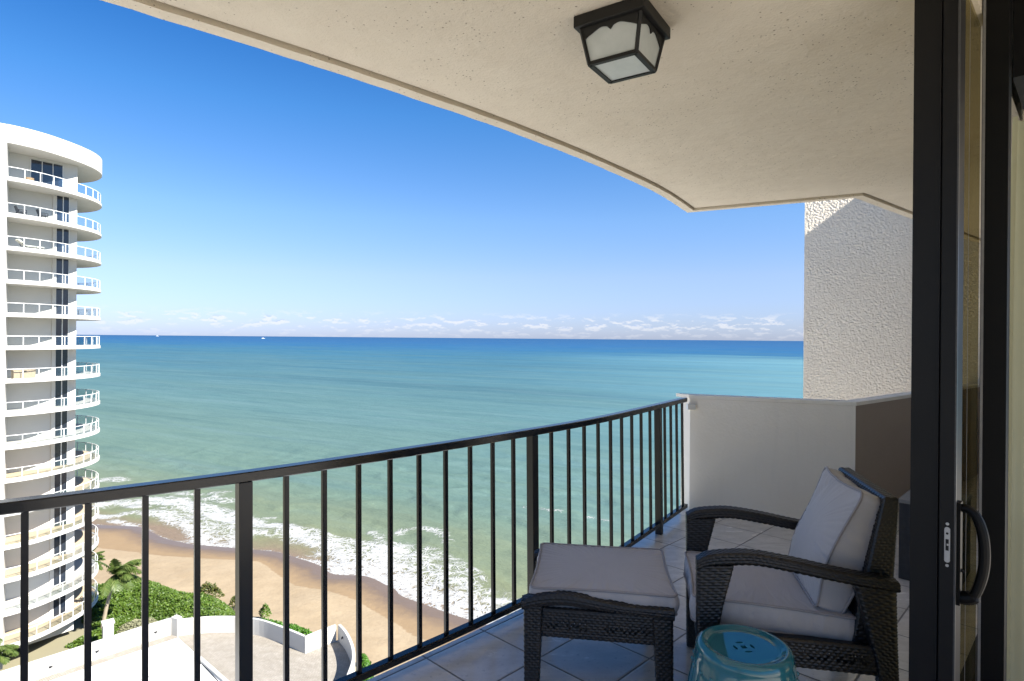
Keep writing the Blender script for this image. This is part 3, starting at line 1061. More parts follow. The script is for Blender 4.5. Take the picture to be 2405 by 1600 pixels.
# ------------------------------------------------------------------ ceiling light
cl_o = empty('ceiling_light', (0.421, 2.348, CZ), math.atan2(-0.555, 0.832))
tag(cl_o, 'black square ceiling lantern with frosted glass and scalloped trim on the soffit', 'ceiling light')
hb_, hbo, zt, zb_ = 0.142, 0.120, -0.046, -0.178
hs = 0.096
b = MB()
b.bbox(-hb_, hb_, -hb_, hb_, zt, -0.0005, 0.004)
b.build('canopy', M['lamp_metal'], cl_o)
top = [(-hbo, -hbo), (hbo, -hbo), (hbo, hbo), (-hbo, hbo)]
bot = [(-hs, -hs), (hs, -hs), (hs, hs), (-hs, hs)]
fr = MB()
for k in range(4):
    p, q = Vector((*top[k], zt)), Vector((*bot[k], zb_))
    fr.tube([p, q], 0.0085, 4)
    p2 = Vector((*bot[(k + 1) % 4], zb_))
    d = (p2 - q)
    nrm = Vector((d.y, -d.x, 0)).normalized()
    a0, a1 = q, p2
    w = 0.009
    fr.prism_strip([(a0.x + nrm.x * .006, a0.y + nrm.y * .006), (a1.x + nrm.x * .006, a1.y + nrm.y * .006)],
                   [(a0.x - nrm.x * .012, a0.y - nrm.y * .012), (a1.x - nrm.x * .012, a1.y - nrm.y * .012)], zb_ - 0.006, zb_ + 0.008)
fix_normals(fr.build('frame', M['lamp_metal'], cl_o))
for k in range(4):
    A, B_ = Vector((*top[k], zt)), Vector((*top[(k + 1) % 4], zt))
    Cc, Dd = Vector((*bot[(k + 1) % 4], zb_)), Vector((*bot[k], zb_))
    nn = (B_ - A).cross(Dd - A).normalized()
    if nn.dot(Vector((0, 0, zt)) - A) > 0: nn = -nn
    g = MB()
    ins_ = -0.004
    g.add([A + nn * ins_, B_ + nn * ins_, Cc + nn * ins_, Dd + nn * ins_, A + nn * (ins_ - .003), B_ + nn * (ins_ - .003), Cc + nn * (ins_ - .003), Dd + nn * (ins_ - .003)],
          [(0, 1, 2, 3), (7, 6, 5, 4), (0, 4, 5, 1), (1, 5, 6, 2), (2, 6, 7, 3), (3, 7, 4, 0)])
    g.build('glass_pane', M['frost'], cl_o)
    # scalloped trim: two shallow swags with a cusp between
    tr = MB()
    N = 40
    vs, fs = [], []
    for i in range(N + 1):
        t = i / N
        w_ = abs(t - 0.5) * 2
        drop = 0.020 + 0.026 * (max(0, (w_ - 0.35) / 0.65) ** 1.6) + 0.012 * math.exp(-((w_) / 0.07) ** 2) - 0.006 * math.exp(-((w_ - 0.3) / 0.2) ** 2)
        pt = A.lerp(B_, t)
        pb = Dd.lerp(Cc, t)
        dirn = (pb - pt).normalized()
        e = pt + dirn * drop
        for off_ in (0.0015, -0.003):
            vs += [pt + nn * off_, e + nn * off_]
    for i in range(N):
        a_ = i * 4
        fs += [(a_, a_ + 4, a_ + 5, a_ + 1), (a_ + 2, a_ + 3, a_ + 7, a_ + 6), (a_ + 1, a_ + 5, a_ + 7, a_ + 3)]
    tr.add(vs, fs)
    tr.build('scalloped_trim', M['lamp_metal'], cl_o)
g = MB()
g.box(-hs + 0.012, hs - 0.012, -hs + 0.012, hs - 0.012, zb_ - 0.001, zb_ + 0.003)
g.build('glass_pane', M['frost'], cl_o)
bl = MB()
bl.lathe([(0.001, -0.145), (0.018, -0.14), (0.028, -0.12), (0.026, -0.095), (0.014, -0.07), (0.013, -0.047)], 16)
bl.build('bulb', M['bulb'], cl_o, True)

# ================================================================== FURNITURE
def weave(u, v, dash=0.026, row=0.0120, amp=0.0044):
    """height of a basket weave: short dashes along u, in rows across v, every other row shifted"""
    k = np.floor(v / row)
    hv = np.abs(np.sin(np.pi * v / row)) ** 0.6
    ph = u / dash + 0.5 * (k % 2)
    hu = 0.15 + 0.85 * np.abs(np.sin(np.pi * ph)) ** 0.7
    return amp * hu * hv


STEP = 0.0034


def woven_loft(mb, top, bot, y0, y1, swap=False, r=0.010, amp=0.0044):
    """a wicker-wrapped bar: side outline between two curves in x-z, thickness y0..y1"""
    n = max(len(resample(top, STEP)[0]), len(resample(bot, STEP)[0]))
    def rs(c):
        P = np.array(catmull([(p[0], p[1], 0) for p in c], 8))[:, :2]
        d = np.r_[0, np.cumsum(np.linalg.norm(np.diff(P, axis=0), axis=1))]
        s = np.linspace(0, d[-1], n)
        return np.stack([np.interp(s, d, P[:, k]) for k in range(2)], 1), s
    A, sa = rs(top)
    B, sb = rs(bot)
    s = (sa + sb) / 2
    W_ = y1 - y0
    H = np.linalg.norm(A - B, axis=1)
    Hm = H.mean()
    # rounded rectangle outline in (w, h) with h in metres of the mean section
    per = []
    ns = max(4, int(W_ / STEP)); nh = max(4, int(Hm / STEP)); nc = 5
    def arc(cx, cy, a0):
        for t in np.linspace(a0, a0 + np.pi / 2, nc, endpoint=False):
            per.append((cx + r * np.cos(t), cy + r * np.sin(t), np.cos(t), np.sin(t)))
    arc(W_ - r, Hm - r, 0)
    for t in np.linspace(W_ - r, r, ns, endpoint=False): per.append((t, Hm, 0, 1))
    arc(r, Hm - r, np.pi / 2)
    for t in np.linspace(Hm - r, r, nh, endpoint=False): per.append((0, t, -1, 0))
    arc(r, r, np.pi)
    for t in np.linspace(r, W_ - r, ns, endpoint=False): per.append((t, 0, 0, -1))
    arc(W_ - r, r, 1.5 * np.pi)
    for t in np.linspace(r, Hm - r, nh, endpoint=False): per.append((W_, t, 1, 0))
    per = np.array(per)
    pl = np.r_[0, np.cumsum(np.linalg.norm(np.diff(per[:, :2], axis=0), axis=1))]
    m = len(per)
    U, Vv = np.meshgrid(s, pl, indexing='ij')
    h = weave(Vv, U, amp=amp) if swap else weave(U, Vv, amp=amp)
    D = (A - B) / np.maximum(H, 1e-6)[:, None]
    hh = per[:, 1][None, :] / Hm
    pos = np.zeros((n, m, 3))
    pos[:, :, 0] = B[:, 0][:, None] + (A - B)[:, 0][:, None] * hh + D[:, 0][:, None] * per[:, 3][None, :] * h
    pos[:, :, 2] = B[:, 1][:, None] + (A - B)[:, 1][:, None] * hh + D[:, 1][:, None] * per[:, 3][None, :] * h
    pos[:, :, 1] = y0 + per[:, 0][None, :] + per[:, 2][None, :] * h
    vs = pos.reshape(-1, 3).tolist()
    fs = []
    for i in range(n - 1):
        for j in range(m):
            k = (j + 1) % m
            fs.append((i * m + j, i * m + k, (i + 1) * m + k, (i + 1) * m + j))
    # domed end caps
    for i, sg in ((0, -1), (n - 1, 1)):
        c = len(vs)
        tdir = (A[min(i + 1, n - 1)] + B[min(i + 1, n - 1)] - A[max(i - 1, 0)] - B[max(i - 1, 0)])
        tdir = tdir / (np.linalg.norm(tdir) + 1e-9) * sg * 0.004
        ctr = pos[i].mean(0) + np.array((tdir[0], 0, tdir[1]))
        vs.append(ctr.tolist())
        for j in range(m):
            fs.append((i * m + j, i * m + (j + 1) % m, c) if sg < 0 else (i * m + (j + 1) % m, i * m + j, c))
    return mb.add(vs, fs)


def woven_face(mb, c00, c10, c11, c01, swap=False, holes=None, amp=0.0044, fade=0.006, sag=None):
    """one woven quad face; displaced along its normal"""
    P = [np.array(c, float) for c in (c00, c10, c11, c01)]
    lu = (np.linalg.norm(P[1] - P[0]) + np.linalg.norm(P[2] - P[3])) / 2
    lv = (np.linalg.norm(P[3] - P[0]) + np.linalg.norm(P[2] - P[1])) / 2
    nu, nv = max(2, int(lu / STEP)), max(2, int(lv / STEP))
    a = np.linspace(0, 1, nu + 1); b_ = np.linspace(0, 1, nv + 1)
    A, B = np.meshgrid(a, b_, indexing='ij')
    pos = ((1 - A) * (1 - B))[..., None] * P[0] + (A * (1 - B))[..., None] * P[1] + (A * B)[..., None] * P[2] + ((1 - A) * B)[..., None] * P[3]
    nrm = np.cross(P[1] - P[0], P[3] - P[0]); nrm /= np.linalg.norm(nrm)
    h = weave(B * lv, A * lu, amp=amp) if swap else weave(A * lu, B * lv, amp=amp)
    ed = np.minimum(np.minimum(A, 1 - A) * lu, np.minimum(B, 1 - B) * lv)
    h = h * np.clip(ed / fade, 0, 1) - 0.004 * (1 - np.clip(ed / 0.006, 0, 1)) ** 2
    pos = pos + nrm * h[..., None]
    if sag is not None: pos = sag(pos, A, B)
    vs = pos.reshape(-1, 3).tolist()
    fs = []
    for i in range(nu):
        for j in range(nv):
            if holes is not None and holes((i + .5) / nu * lu, (j + .5) / nv * lv, lu, lv): continue
            fs.append((i * (nv + 1) + j, (i + 1) * (nv + 1) + j, (i + 1) * (nv + 1) + j + 1, i * (nv + 1) + j + 1))
    return mb.add(vs, fs)


def woven_hexa(mb, c, swap=False, holes=None, skip=()):
    """c: bottom ring of four then top ring of four, anticlockwise from above"""
    F = [(0, 1, 5, 4), (1, 2, 6, 5), (2, 3, 7, 6), (3, 0, 4, 7), (4, 5, 6, 7), (3, 2, 1, 0)]
    for i, f in enumerate(F):
        if i in skip: continue
        woven_face(mb, *[c[k] for k in f], swap=swap, holes=holes if i in (0, 2) else None)
    return mb


def apron_holes(u, v, lu, lv):
    """little gaps of daylight left in two bands of the apron weave"""
    g = ((u + 0.012 * (int(v / 0.014) % 2)) % 0.024)
    band = 0.30 < v / lv < 0.72
    r1 = (v % 0.014) < 0.0052
    mid = abs(u / lu - 0.5) > 0.06 and 0.06 < u / lu < 0.94
    key = math.sin(int(u / 0.024) * 12.9 + int(v / 0.014) * 78.2) * 43758.5
    return band and r1 and mid and g < 0.012 and (key - math.floor(key)) > 0.25


def cushion(w, d, t, crown, corner=0.045, n=56, bow=0.012, pucker=0.0022, seed=0, belly=0.008, rows=7, dent=None):
    """soft box cushion centred on the origin, thickness along z; returns verts, faces and the two seam loops"""
    rg = np.random.default_rng(seed)
    def outline(m):
        """points round the plan outline with rounded corners, edges bowed in slightly"""
        pts = []
        for sx, sy, a0 in ((1, 1, 0), (-1, 1, 90), (-1, -1, 180), (1, -1, 270)):
            for a in np.linspace(a0, a0 + 90, 9):
                pts.append((sx * (w / 2 - corner) + corner * math.cos(R(a)), sy * (d / 2 - corner) + corner * math.sin(R(a))))
        P = np.array(pts + [pts[0]])
        L = np.r_[0, np.cumsum(np.linalg.norm(np.diff(P, axis=0), axis=1))]
        s = np.linspace(0, L[-1], m, endpoint=False)
        Q = np.stack([np.interp(s, L, P[:, k]) for k in (0, 1)], 1)
        fx, fy = 1 - (2 * Q[:, 0] / w) ** 2, 1 - (2 * Q[:, 1] / d) ** 2
        Q[:, 1] -= np.sign(Q[:, 1]) * bow * np.clip(fx, 0, 1) * (np.abs(Q[:, 1]) > d / 2 - corner * .6)
        Q[:, 0] -= np.sign(Q[:, 0]) * bow * np.clip(fy, 0, 1) * (np.abs(Q[:, 0]) > w / 2 - corner * .6)
        return Q, s
    m = 4 * n
    Q, s = outline(m)
    rings = 22
    ph = rg.uniform(0, 6, 4)
    pk = (np.sin(s * 2 * np.pi / 0.031 + ph[0]) * (0.5 + 0.5 * np.sin(s * 2 * np.pi / 0.21 + ph[1])) + 0.6 * np.sin(s * 2 * np.pi / 0.047 + ph[2])) * pucker
    vs = []
    def cap(sign):
        start = len(vs)
        for k in range(rings):
            f = 1 - k / rings                      # 1 at the seam, to 0 at the centre
            q = Q * f
            X, Y = 2 * q[:, 0] / w, 2 * q[:, 1] / d
            z = t / 2 + crown * np.clip(1 - np.abs(X) ** 2.6, 0, 1) ** 0.75 * np.clip(1 - np.abs(Y) ** 2.6, 0, 1) ** 0.75
            edge = (1 - f) * min(w, d) / 2
            z = z + pk * np.exp(-edge / 0.065) * min(1, edge / 0.012)
            if dent is not None: z = z + dent(q[:, 0], q[:, 1])
            for i in range(m):
                vs.append((q[i, 0], q[i, 1], sign * z[i]))
        vs.append((0, 0, sign * (t / 2 + crown + (float(dent(np.array([0.0]), np.array([0.0]))[0]) if dent is not None else 0))))
        return start
    a = cap(1)
    b_ = cap(-1)
    fs = []
    for base, sg in ((a, 1), (b_, -1)):
        for k in range(rings - 1):
            for i in range(m):
                j = (i + 1) % m
                f = (base + k * m + i, base + k * m + j, base + (k + 1) * m + j, base + (k + 1) * m + i)
                fs.append(f if sg > 0 else f[::-1])
        cidx = base + rings * m
        for i in range(m):
            j = (i + 1) % m
            f = (base + (rings - 1) * m + i, base + (rings - 1) * m + j, cidx)
            fs.append(f if sg > 0 else f[::-1])
    # boxing strip between the seams
    strip = len(vs)
    N_ = np.stack([np.roll(Q[:, 1], -1) - np.roll(Q[:, 1], 1), -(np.roll(Q[:, 0], -1) - np.roll(Q[:, 0], 1))], 1)
    N_ /= np.linalg.norm(N_, axis=1)[:, None]
    zt = np.array([vs[a + i][2] for i in range(m)]); zb = np.array([vs[b_ + i][2] for i in range(m)])
    wr = rg.uniform(0, 6, 3)
    for k in range(rows):
        f = (k + 1) / (rows + 1)
        bul = belly * math.sin(math.pi * f) * (1 + 0.5 * np.sin(s * 2 * np.pi / 0.19 + wr[0])) + 0.0016 * np.sin(s * 2 * np.pi / 0.06 + wr[1] + f * 2)
        for i in range(m):
            vs.append((Q[i, 0] + N_[i, 0] * bul[i], Q[i, 1] + N_[i, 1] * bul[i], zt[i] * (1 - f) + zb[i] * f))
    levels = [a] + [strip + k * m for k in range(rows)] + [b_]
    for l0, l1 in zip(levels[:-1], levels[1:]):
        for i in range(m):
            j = (i + 1) % m
            fs.append((l0 + j, l0 + i, l1 + i, l1 + j))
    loops = []
    for sgn, base in ((1, a), (-1, b_)):
        loops.append([(Q[i, 0] + N_[i, 0] * 0.002, Q[i, 1] + N_[i, 1] * 0.002, vs[base + i][2] + sgn * 0.001) for i in range(0, m, 2)])
    return vs, fs, loops


def put_cushion(name, parent, matrix, **kw):
    vs, fs, loops = cushion(**kw)
    o = link_mesh(name, [matrix @ Vector(v) for v in vs], fs, M['cloth'], parent, True)
    mb = MB()
    for lp_ in loops:
        mb.tube([matrix @ Vector(p) for p in lp_], 0.0055, 8, closed=True)
    mb.build('piping', M['piping'], o, True)
    return o


def stack_matrix(origin, ex, ey, ez):
    return Matrix(((ex[0], ey[0], ez[0], origin[0]), (ex[1], ey[1], ez[1], origin[1]), (ex[2], ey[2], ez[2], origin[2]), (0, 0, 0, 1)))


# ---- armchair
chair = empty('armchair', (0.777, 2.49, 0), math.atan2(-0.217, 0.976))
tag(chair, 'dark brown wicker armchair with grey cushions facing the railing', 'armchair')
arm_top = [(-0.006, 0.684), (0.045, 0.712), (0.142, 0.728), (0.228, 0.731), (0.368, 0.716), (0.505, 0.694), (0.612, 0.680), (0.748, 0.664)]
arm_bot = [(-0.004, 0.648), (0.050, 0.668), (0.142, 0.681), (0.235, 0.687), (0.368, 0.672), (0.490, 0.655), (0.600, 0.642), (0.750, 0.630)]
for y0, y1 in ((0.0, 0.068), (0.662, 0.730)):
    mb = MB()
    woven_loft(mb, arm_top, arm_bot, y0, y1)
    mb.build('arm', M['wicker'], chair, True)
    mb = MB()
    woven_loft(mb, [(-0.003, 0.664), (0.000, 0.45), (0.003, 0.20), (0.006, 0.002)], [(0.140, 0.676), (0.088, 0.44), (0.070, 0.20), (0.062, 0.002)], y0 + 0.003, y1 - 0.003, swap=True)
    mb.build('leg', M['wicker'], chair, True)
    mb = MB()
    woven_loft(mb, [(0.592, 0.640), (0.622, 0.54), (0.652, 0.42), (0.682, 0.28), (0.715, 0.002)], [(0.738, 0.632), (0.741, 0.50), (0.745, 0.38), (0.752, 0.24), (0.775, 0.002)], y0 + 0.003, y1 - 0.003, swap=True)
    mb.build('leg', M['wicker'], chair, True)
    mb = MB()
    ya, yb = (0.016, 0.030) if y0 < 0.1 else (0.700, 0.714)
    c = [(0.060, ya, 0.285), (0.690, ya, 0.290), (0.690, yb, 0.290), (0.060, yb, 0.285), (0.060, ya, 0.395), (0.665, ya, 0.400), (0.665, yb, 0.400), (0.060, yb, 0.395)]
    woven_hexa(mb, c, holes=apron_holes)
    mb.build('side_apron', M['wicker'], chair, True)
mb = MB()
woven_hexa(mb, [(0.014, 0.066, 0.275), (0.030, 0.066, 0.275), (0.030, 0.664, 0.275), (0.014, 0.664, 0.275), (0.014, 0.066, 0.415), (0.030, 0.066, 0.415), (0.030, 0.664, 0.415), (0.014, 0.664, 0.415)])
mb.build('front_apron', M['wicker'], chair, True)
mb = MB()
mb.box(0.03, 0.66, 0.03, 0.70, 0.370, 0.388)
mb.build('seat_deck', M['wicker'], chair)
mb = MB()
woven_hexa(mb, [(0.596, 0.078, 0.36), (0.738, 0.078, 0.36), (0.738, 0.652, 0.36), (0.596, 0.652, 0.36),
                (0.722, 0.090, 0.972), (0.774, 0.090, 0.972), (0.774, 0.676, 0.972), (0.722, 0.676, 0.972)])
mb.build('backrest', M['wicker'], chair, True)
sl = -math.atan2(0.024, 0.62)
put_cushion('seat_cushion', chair, stack_matrix((0.306, 0.364, 0.440), (math.cos(sl), 0, math.sin(sl)), (0, 1, 0), (-math.sin(sl), 0, math.cos(sl))),
            w=0.645, d=0.575, t=0.100, crown=0.014, corner=0.040, seed=3, pucker=0.003)
up = Vector((0.168, 0, 0.485)).normalized()
front = Vector((-up.z, 0, up.x))


def pillow_dent(x, y):
    # x runs up the pillow, y across; soft creases and a slump in the middle
    return 0.012 * np.exp(-((x + 0.10) / 0.13) ** 2) + 0.006 * np.sin(7 * x + 9 * y) * np.exp(-((x - 0.1) / 0.16) ** 2) - 0.012 * np.exp(-(((y + 0.10) * 1.0 - (x - 0.16) * 0.6) / 0.028) ** 2) * np.exp(-((x - 0.17) / 0.09) ** 2)


ctr = Vector((0.610, 0.378, 0.722))
put_cushion('back_cushion', chair, stack_matrix(ctr, up, Vector((0, -1, 0)), front if up.cross(Vector((0, -1, 0))).dot(front) > 0 else -front),
            w=0.520, d=0.530, t=0.088, crown=0.052, corner=0.030, bow=0.016, seed=5, pucker=0.005, belly=0.006, dent=pillow_dent)

# ---- ottoman
ott = empty('ottoman', (0.05, 2.70, 0), math.atan2(-0.133, 0.991))
tag(ott, 'square wicker footstool with a grey cushion in front of the armchair', 'ottoman')
rt = [(0.000, 0.424), (0.060, 0.446), (0.127, 0.459), (0.195, 0.463), (0.259, 0.458), (0.358, 0.442), (0.455, 0.430), (0.551, 0.426), (0.672, 0.424)]
rb = [(0.004, 0.384), (0.060, 0.398), (0.127, 0.409), (0.195, 0.414), (0.259, 0.411), (0.358, 0.402), (0.455, 0.394), (0.551, 0.389), (0.672, 0.380)]
for y0, y1 in ((0.0, 0.062), (0.592, 0.654)):
    mb = MB()
    woven_loft(mb, rt, rb, y0, y1)
    mb.build('side_rail', M['wicker'], ott, True)
    for x0, x1, xb0, xb1 in ((0.014, 0.094, 0.020, 0.080), (0.580, 0.664, 0.606, 0.668)):
        mb = MB()
        woven_loft(mb, [(x0, 0.402), (x0 + (xb0 - x0) * .5, 0.2), (xb0, 0.002)], [(x1, 0.402), ((x1 + xb1) / 2, 0.2), (xb1, 0.002)], y0 + 0.003, y1 - 0.003, swap=True)
        mb.build('leg', M['wicker'], ott, True)
    mb = MB()
    ya, yb = (0.022, 0.036) if y0 < 0.1 else (0.618, 0.632)

    def arch(pos, A, B):
        # lower edge lifts in the middle, A runs along the face and B upwards
        return pos
    c = [(0.080, ya, 0.262), (0.600, ya, 0.258), (0.600, yb, 0.258), (0.080, yb, 0.262), (0.080, ya, 0.392), (0.600, ya, 0.388), (0.600, yb, 0.388), (0.080, yb, 0.392)]
    woven_hexa(mb, c, holes=apron_holes)
    mb.build('apron', M['wicker'], ott, True)
for xa in (0.026, 0.630):
    mb = MB()
    woven_hexa(mb, [(xa, 0.058, 0.27), (xa + 0.014, 0.058, 0.27), (xa + 0.014, 0.596, 0.27), (xa, 0.596, 0.27), (xa, 0.058, 0.39), (xa + 0.014, 0.058, 0.39), (xa + 0.014, 0.596, 0.39), (xa, 0.596, 0.39)])
    mb.build('apron', M['wicker'], ott, True)
mb = MB()
mb.box(0.04, 0.63, 0.05, 0.60, 0.372, 0.388)
mb.build('seat_deck', M['wicker'], ott)
put_cushion('cushion', ott, stack_matrix((0.362, 0.333, 0.430), (1, 0, 0), (0, 1, 0), (0, 0, 1)),
            w=0.650, d=0.600, t=0.082, crown=0.010, corner=0.030, seed=11, pucker=0.0055, belly=0.012)

# ---- ceramic garden stool
st = empty('garden_stool', (0.885, 2.275, 0))
tag(st, 'glossy teal ceramic garden stool with coin shaped holes in its top', 'stool')
mb = MB()
prof = [(0.130, 0.0), (0.150, 0.004), (0.166, 0.03), (0.186, 0.09), (0.203, 0.16), (0.208, 0.22), (0.203, 0.28), (0.191, 0.345), (0.180, 0.395), (0.176, 0.415), (0.174, 0.432), (0.168, 0.446), (0.158, 0.454), (0.149, 0.4555), (0.140, 0.451), (0.130, 0.4455), (0.118, 0.4425)]
pp = catmull([(r_, 0, z_) for r_, z_ in prof], 4)
mb.lathe([(p[0], p[2]) for p in pp], 72)
body = mb.build('body', M['ceramic'], st, True)
# top disc with a pierced coin motif
bm = bmesh.new()
def loop_verts(pts):
    vv = [bm.verts.new((p[0], p[1], 0.4425)) for p in pts]
    for i in range(len(vv)): bm.edges.new((vv[i], vv[(i + 1) % len(vv)]))
    return vv
RT = 0.118
loop_verts([(RT * math.cos(t), RT * math.sin(t)) for t in np.linspace(0, 2 * math.pi, 72, endpoint=False)])
hole_loops = []
ang0 = R(8)
sqr = [(0.010 * sx, 0.010 * sy) for sx, sy in ((-1, -1), (1, -1), (1, 1), (-1, 1))]
hole_loops.append([(x * math.cos(ang0) - y * math.sin(ang0), x * math.sin(ang0) + y * math.cos(ang0)) for x, y in sqr])
for k in range(4):
    a = ang0 + k * math.pi / 2
    pet = []
    for t in np.linspace(-1, 1, 10): pet.append((0.034 - 0.006 * (1 - t * t), 0.017 * t))
    for t in np.linspace(1, -1, 10)[1:-1]: pet.append((0.034 + 0.006 * (1 - t * t), 0.017 * t))
    hole_loops.append([(x * math.cos(a) - y * math.sin(a), x * math.sin(a) + y * math.cos(a)) for x, y in pet])
for h_ in hole_loops: loop_verts(h_)
bmesh.ops.triangle_fill(bm, use_beauty=True, edges=bm.edges[:])
# remove faces inside the holes
for f in bm.faces[:]:
    c = f.calc_center_median()
    for h_ in hole_loops:
        inside = False
        for i in range(len(h_)):
            (x1, y1), (x2, y2) = h_[i], h_[(i + 1) % len(h_)]
            if (y1 > c.y) != (y2 > c.y) and c.x < (x2 - x1) * (c.y - y1) / (y2 - y1) + x1: inside = not inside
        if inside:
            bm.faces.remove(f)
            break
for f in bm.faces:
    if f.normal.z < 0: f.normal_flip()
inner_e = [e for e in bm.edges if len(e.link_faces) == 1 and all(v.co.to_2d().length < 0.1 for v in e.verts)]
r_ = bmesh.ops.extrude_edge_only(bm, edges=inner_e)
for v in [g for g in r_['geom'] if isinstance(g, bmesh.types.BMVert)]: v.co.z -= 0.012
mb = MB().frombm(bm)
mb.build('top_plate', M['ceramic'], st)
for k in range(22):
    a = 2 * math.pi * k / 22
    bm = bmesh.new()
    bmesh.ops.create_uvsphere(bm, u_segments=10, v_segments=6, radius=0.0085)
    MB().frombm(bm, Matrix.Translation((0.1845 * math.cos(a), 0.1845 * math.sin(a), 0.372))).build('stud', M['ceramic'], st, True)
mb = MB()
mb.lathe([(0.001, 0.02), (0.15, 0.02), (0.17, 0.2), (0.14, 0.40), (0.13, 0.42)], 32)
mb.build('inner_shell', M['black'], st)

# ---- dark slate planter box behind the chair
bx = empty('planter_box', (2.807, 4.119, 0), math.atan2(0.716, 0.698))
tag(bx, 'dark slate grey box standing between the armchair and the door frame', 'box')
mb = MB()
mb.bbox(-0.16, 0.34, -0.23, 0.10, 0.0, 0.512, 0.006)
mb.build('body', M['slate'], bx)
mb = MB()
mb.bbox(-0.165, 0.345, -0.235, 0.105, 0.513, 0.538, 0.004)
mb.build('rim', M['slate_edge'], bx)

# ================================================================== NEIGHBOURING TOWER
tw = empty('apartment_tower', (-46.0, 60.0, -27.0))
tag(tw, 'white high rise apartment tower with rounded glass railed balconies beside the beach', 'tower')
TO = (46.0, -60.0, 27.0)
EDGE = [(-43.95, 52.30), (-43.2, 53.26), (-42.46, 54.8), (-42.0, 56.9), (-41.85, 58.7), (-41.98, 60.4), (-42.5, 62.1), (-43.4, 63.6), (-44.7, 64.9), (-46.2, 65.8), (-48.0, 66.3), (-50.5, 66.4), (-54.0, 66.4)]
EF = [tuple(p[:2]) for p in catmull([(x, y, 0) for x, y in EDGE], 7)]
WALL0, WALL1 = (-46.0, 55.0), (-42.98, 59.45)
WING = [(-43.95, 52.30), (-44.2, 52.05), (-44.75, 51.5), (-47.0, 49.6), (-50.0, 47.6), (-54, 46), (-60, 46), (-60, 66.4), (-54, 66.4), (-54, 56.5), (-46.0, 55.0)]


def tw_build(mb, name, m, parent=None, smooth=False, fix=True):
    o = mb.build(name, m, parent or tw, smooth)
    if (parent or tw) is tw: o.location = TO
    if fix: fix_normals(o)
    return o


def lerp2(a, b_, t): return (a[0] + (b_[0] - a[0]) * t, a[1] + (b_[1] - a[1]) * t)


# body core behind the balconies, with the end returning to the back
RETURN = [(-45.3, 62.0), (-49.0, 63.2), (-54, 63.2)]
mb = MB()
core = [WALL0, lerp2(WALL0, WALL1, 0.672), lerp2(WALL0, WALL1, 0.88), WALL1] + RETURN + [(-54, 56.5)]
mb.prism([WALL0, WALL1] + RETURN + [(-54, 56.5)], -27.5, 18.20)
tw_build(mb, 'main_wall', M['white'])
mb = MB()
mb.prism(WING, -27.5, 19.78)
tw_build(mb, 'wing_wall', M['white'])
# roof band following the balcony line
ROOF_TOP, ROOF_BOT = 19.80, 18.21
mb = MB()
mb.prism(EF + [(-54.0, 56.6), (-46.4, 55.25)], ROOF_BOT, ROOF_TOP)
tw_build(mb, 'roof_band', M['white'])
mb = MB()
mb.box(-43.35, -42.95, 53.8, 54.1, 18.75, 18.87)
mb.v = [(x * 1.0, y, z) for x, y, z in mb.v]
ventp = tw_build(mb, 'vent', M['dark_furniture'])
floors_z = [15.20] + [12.05 - 2.9 * k for k in range(14)]
inset = offset(EF, 0.10)
ES = np.r_[0, np.cumsum([math.dist(EF[i], EF[i + 1]) for i in range(len(EF) - 1)])]


def edge_pt(s, d=0.10):
    i = min(max(int(np.searchsorted(ES, s)) - 1, 0), len(EF) - 2)
    t = (s - ES[i]) / (ES[i + 1] - ES[i])
    p, q = lerp2(EF[i], EF[i + 1], t), EF[i + 1]
    a = math.atan2(EF[i + 1][1] - EF[i][1], EF[i + 1][0] - EF[i][0])
    return (p[0] - math.sin(a) * d, p[1] + math.cos(a) * d, a)


slab_poly = EF + [(-54.0, 56.6), (-46.35, 55.25)]
FLOOR_POLY = inset + [(-54.0, 56.6), (-46.35, 55.25)]


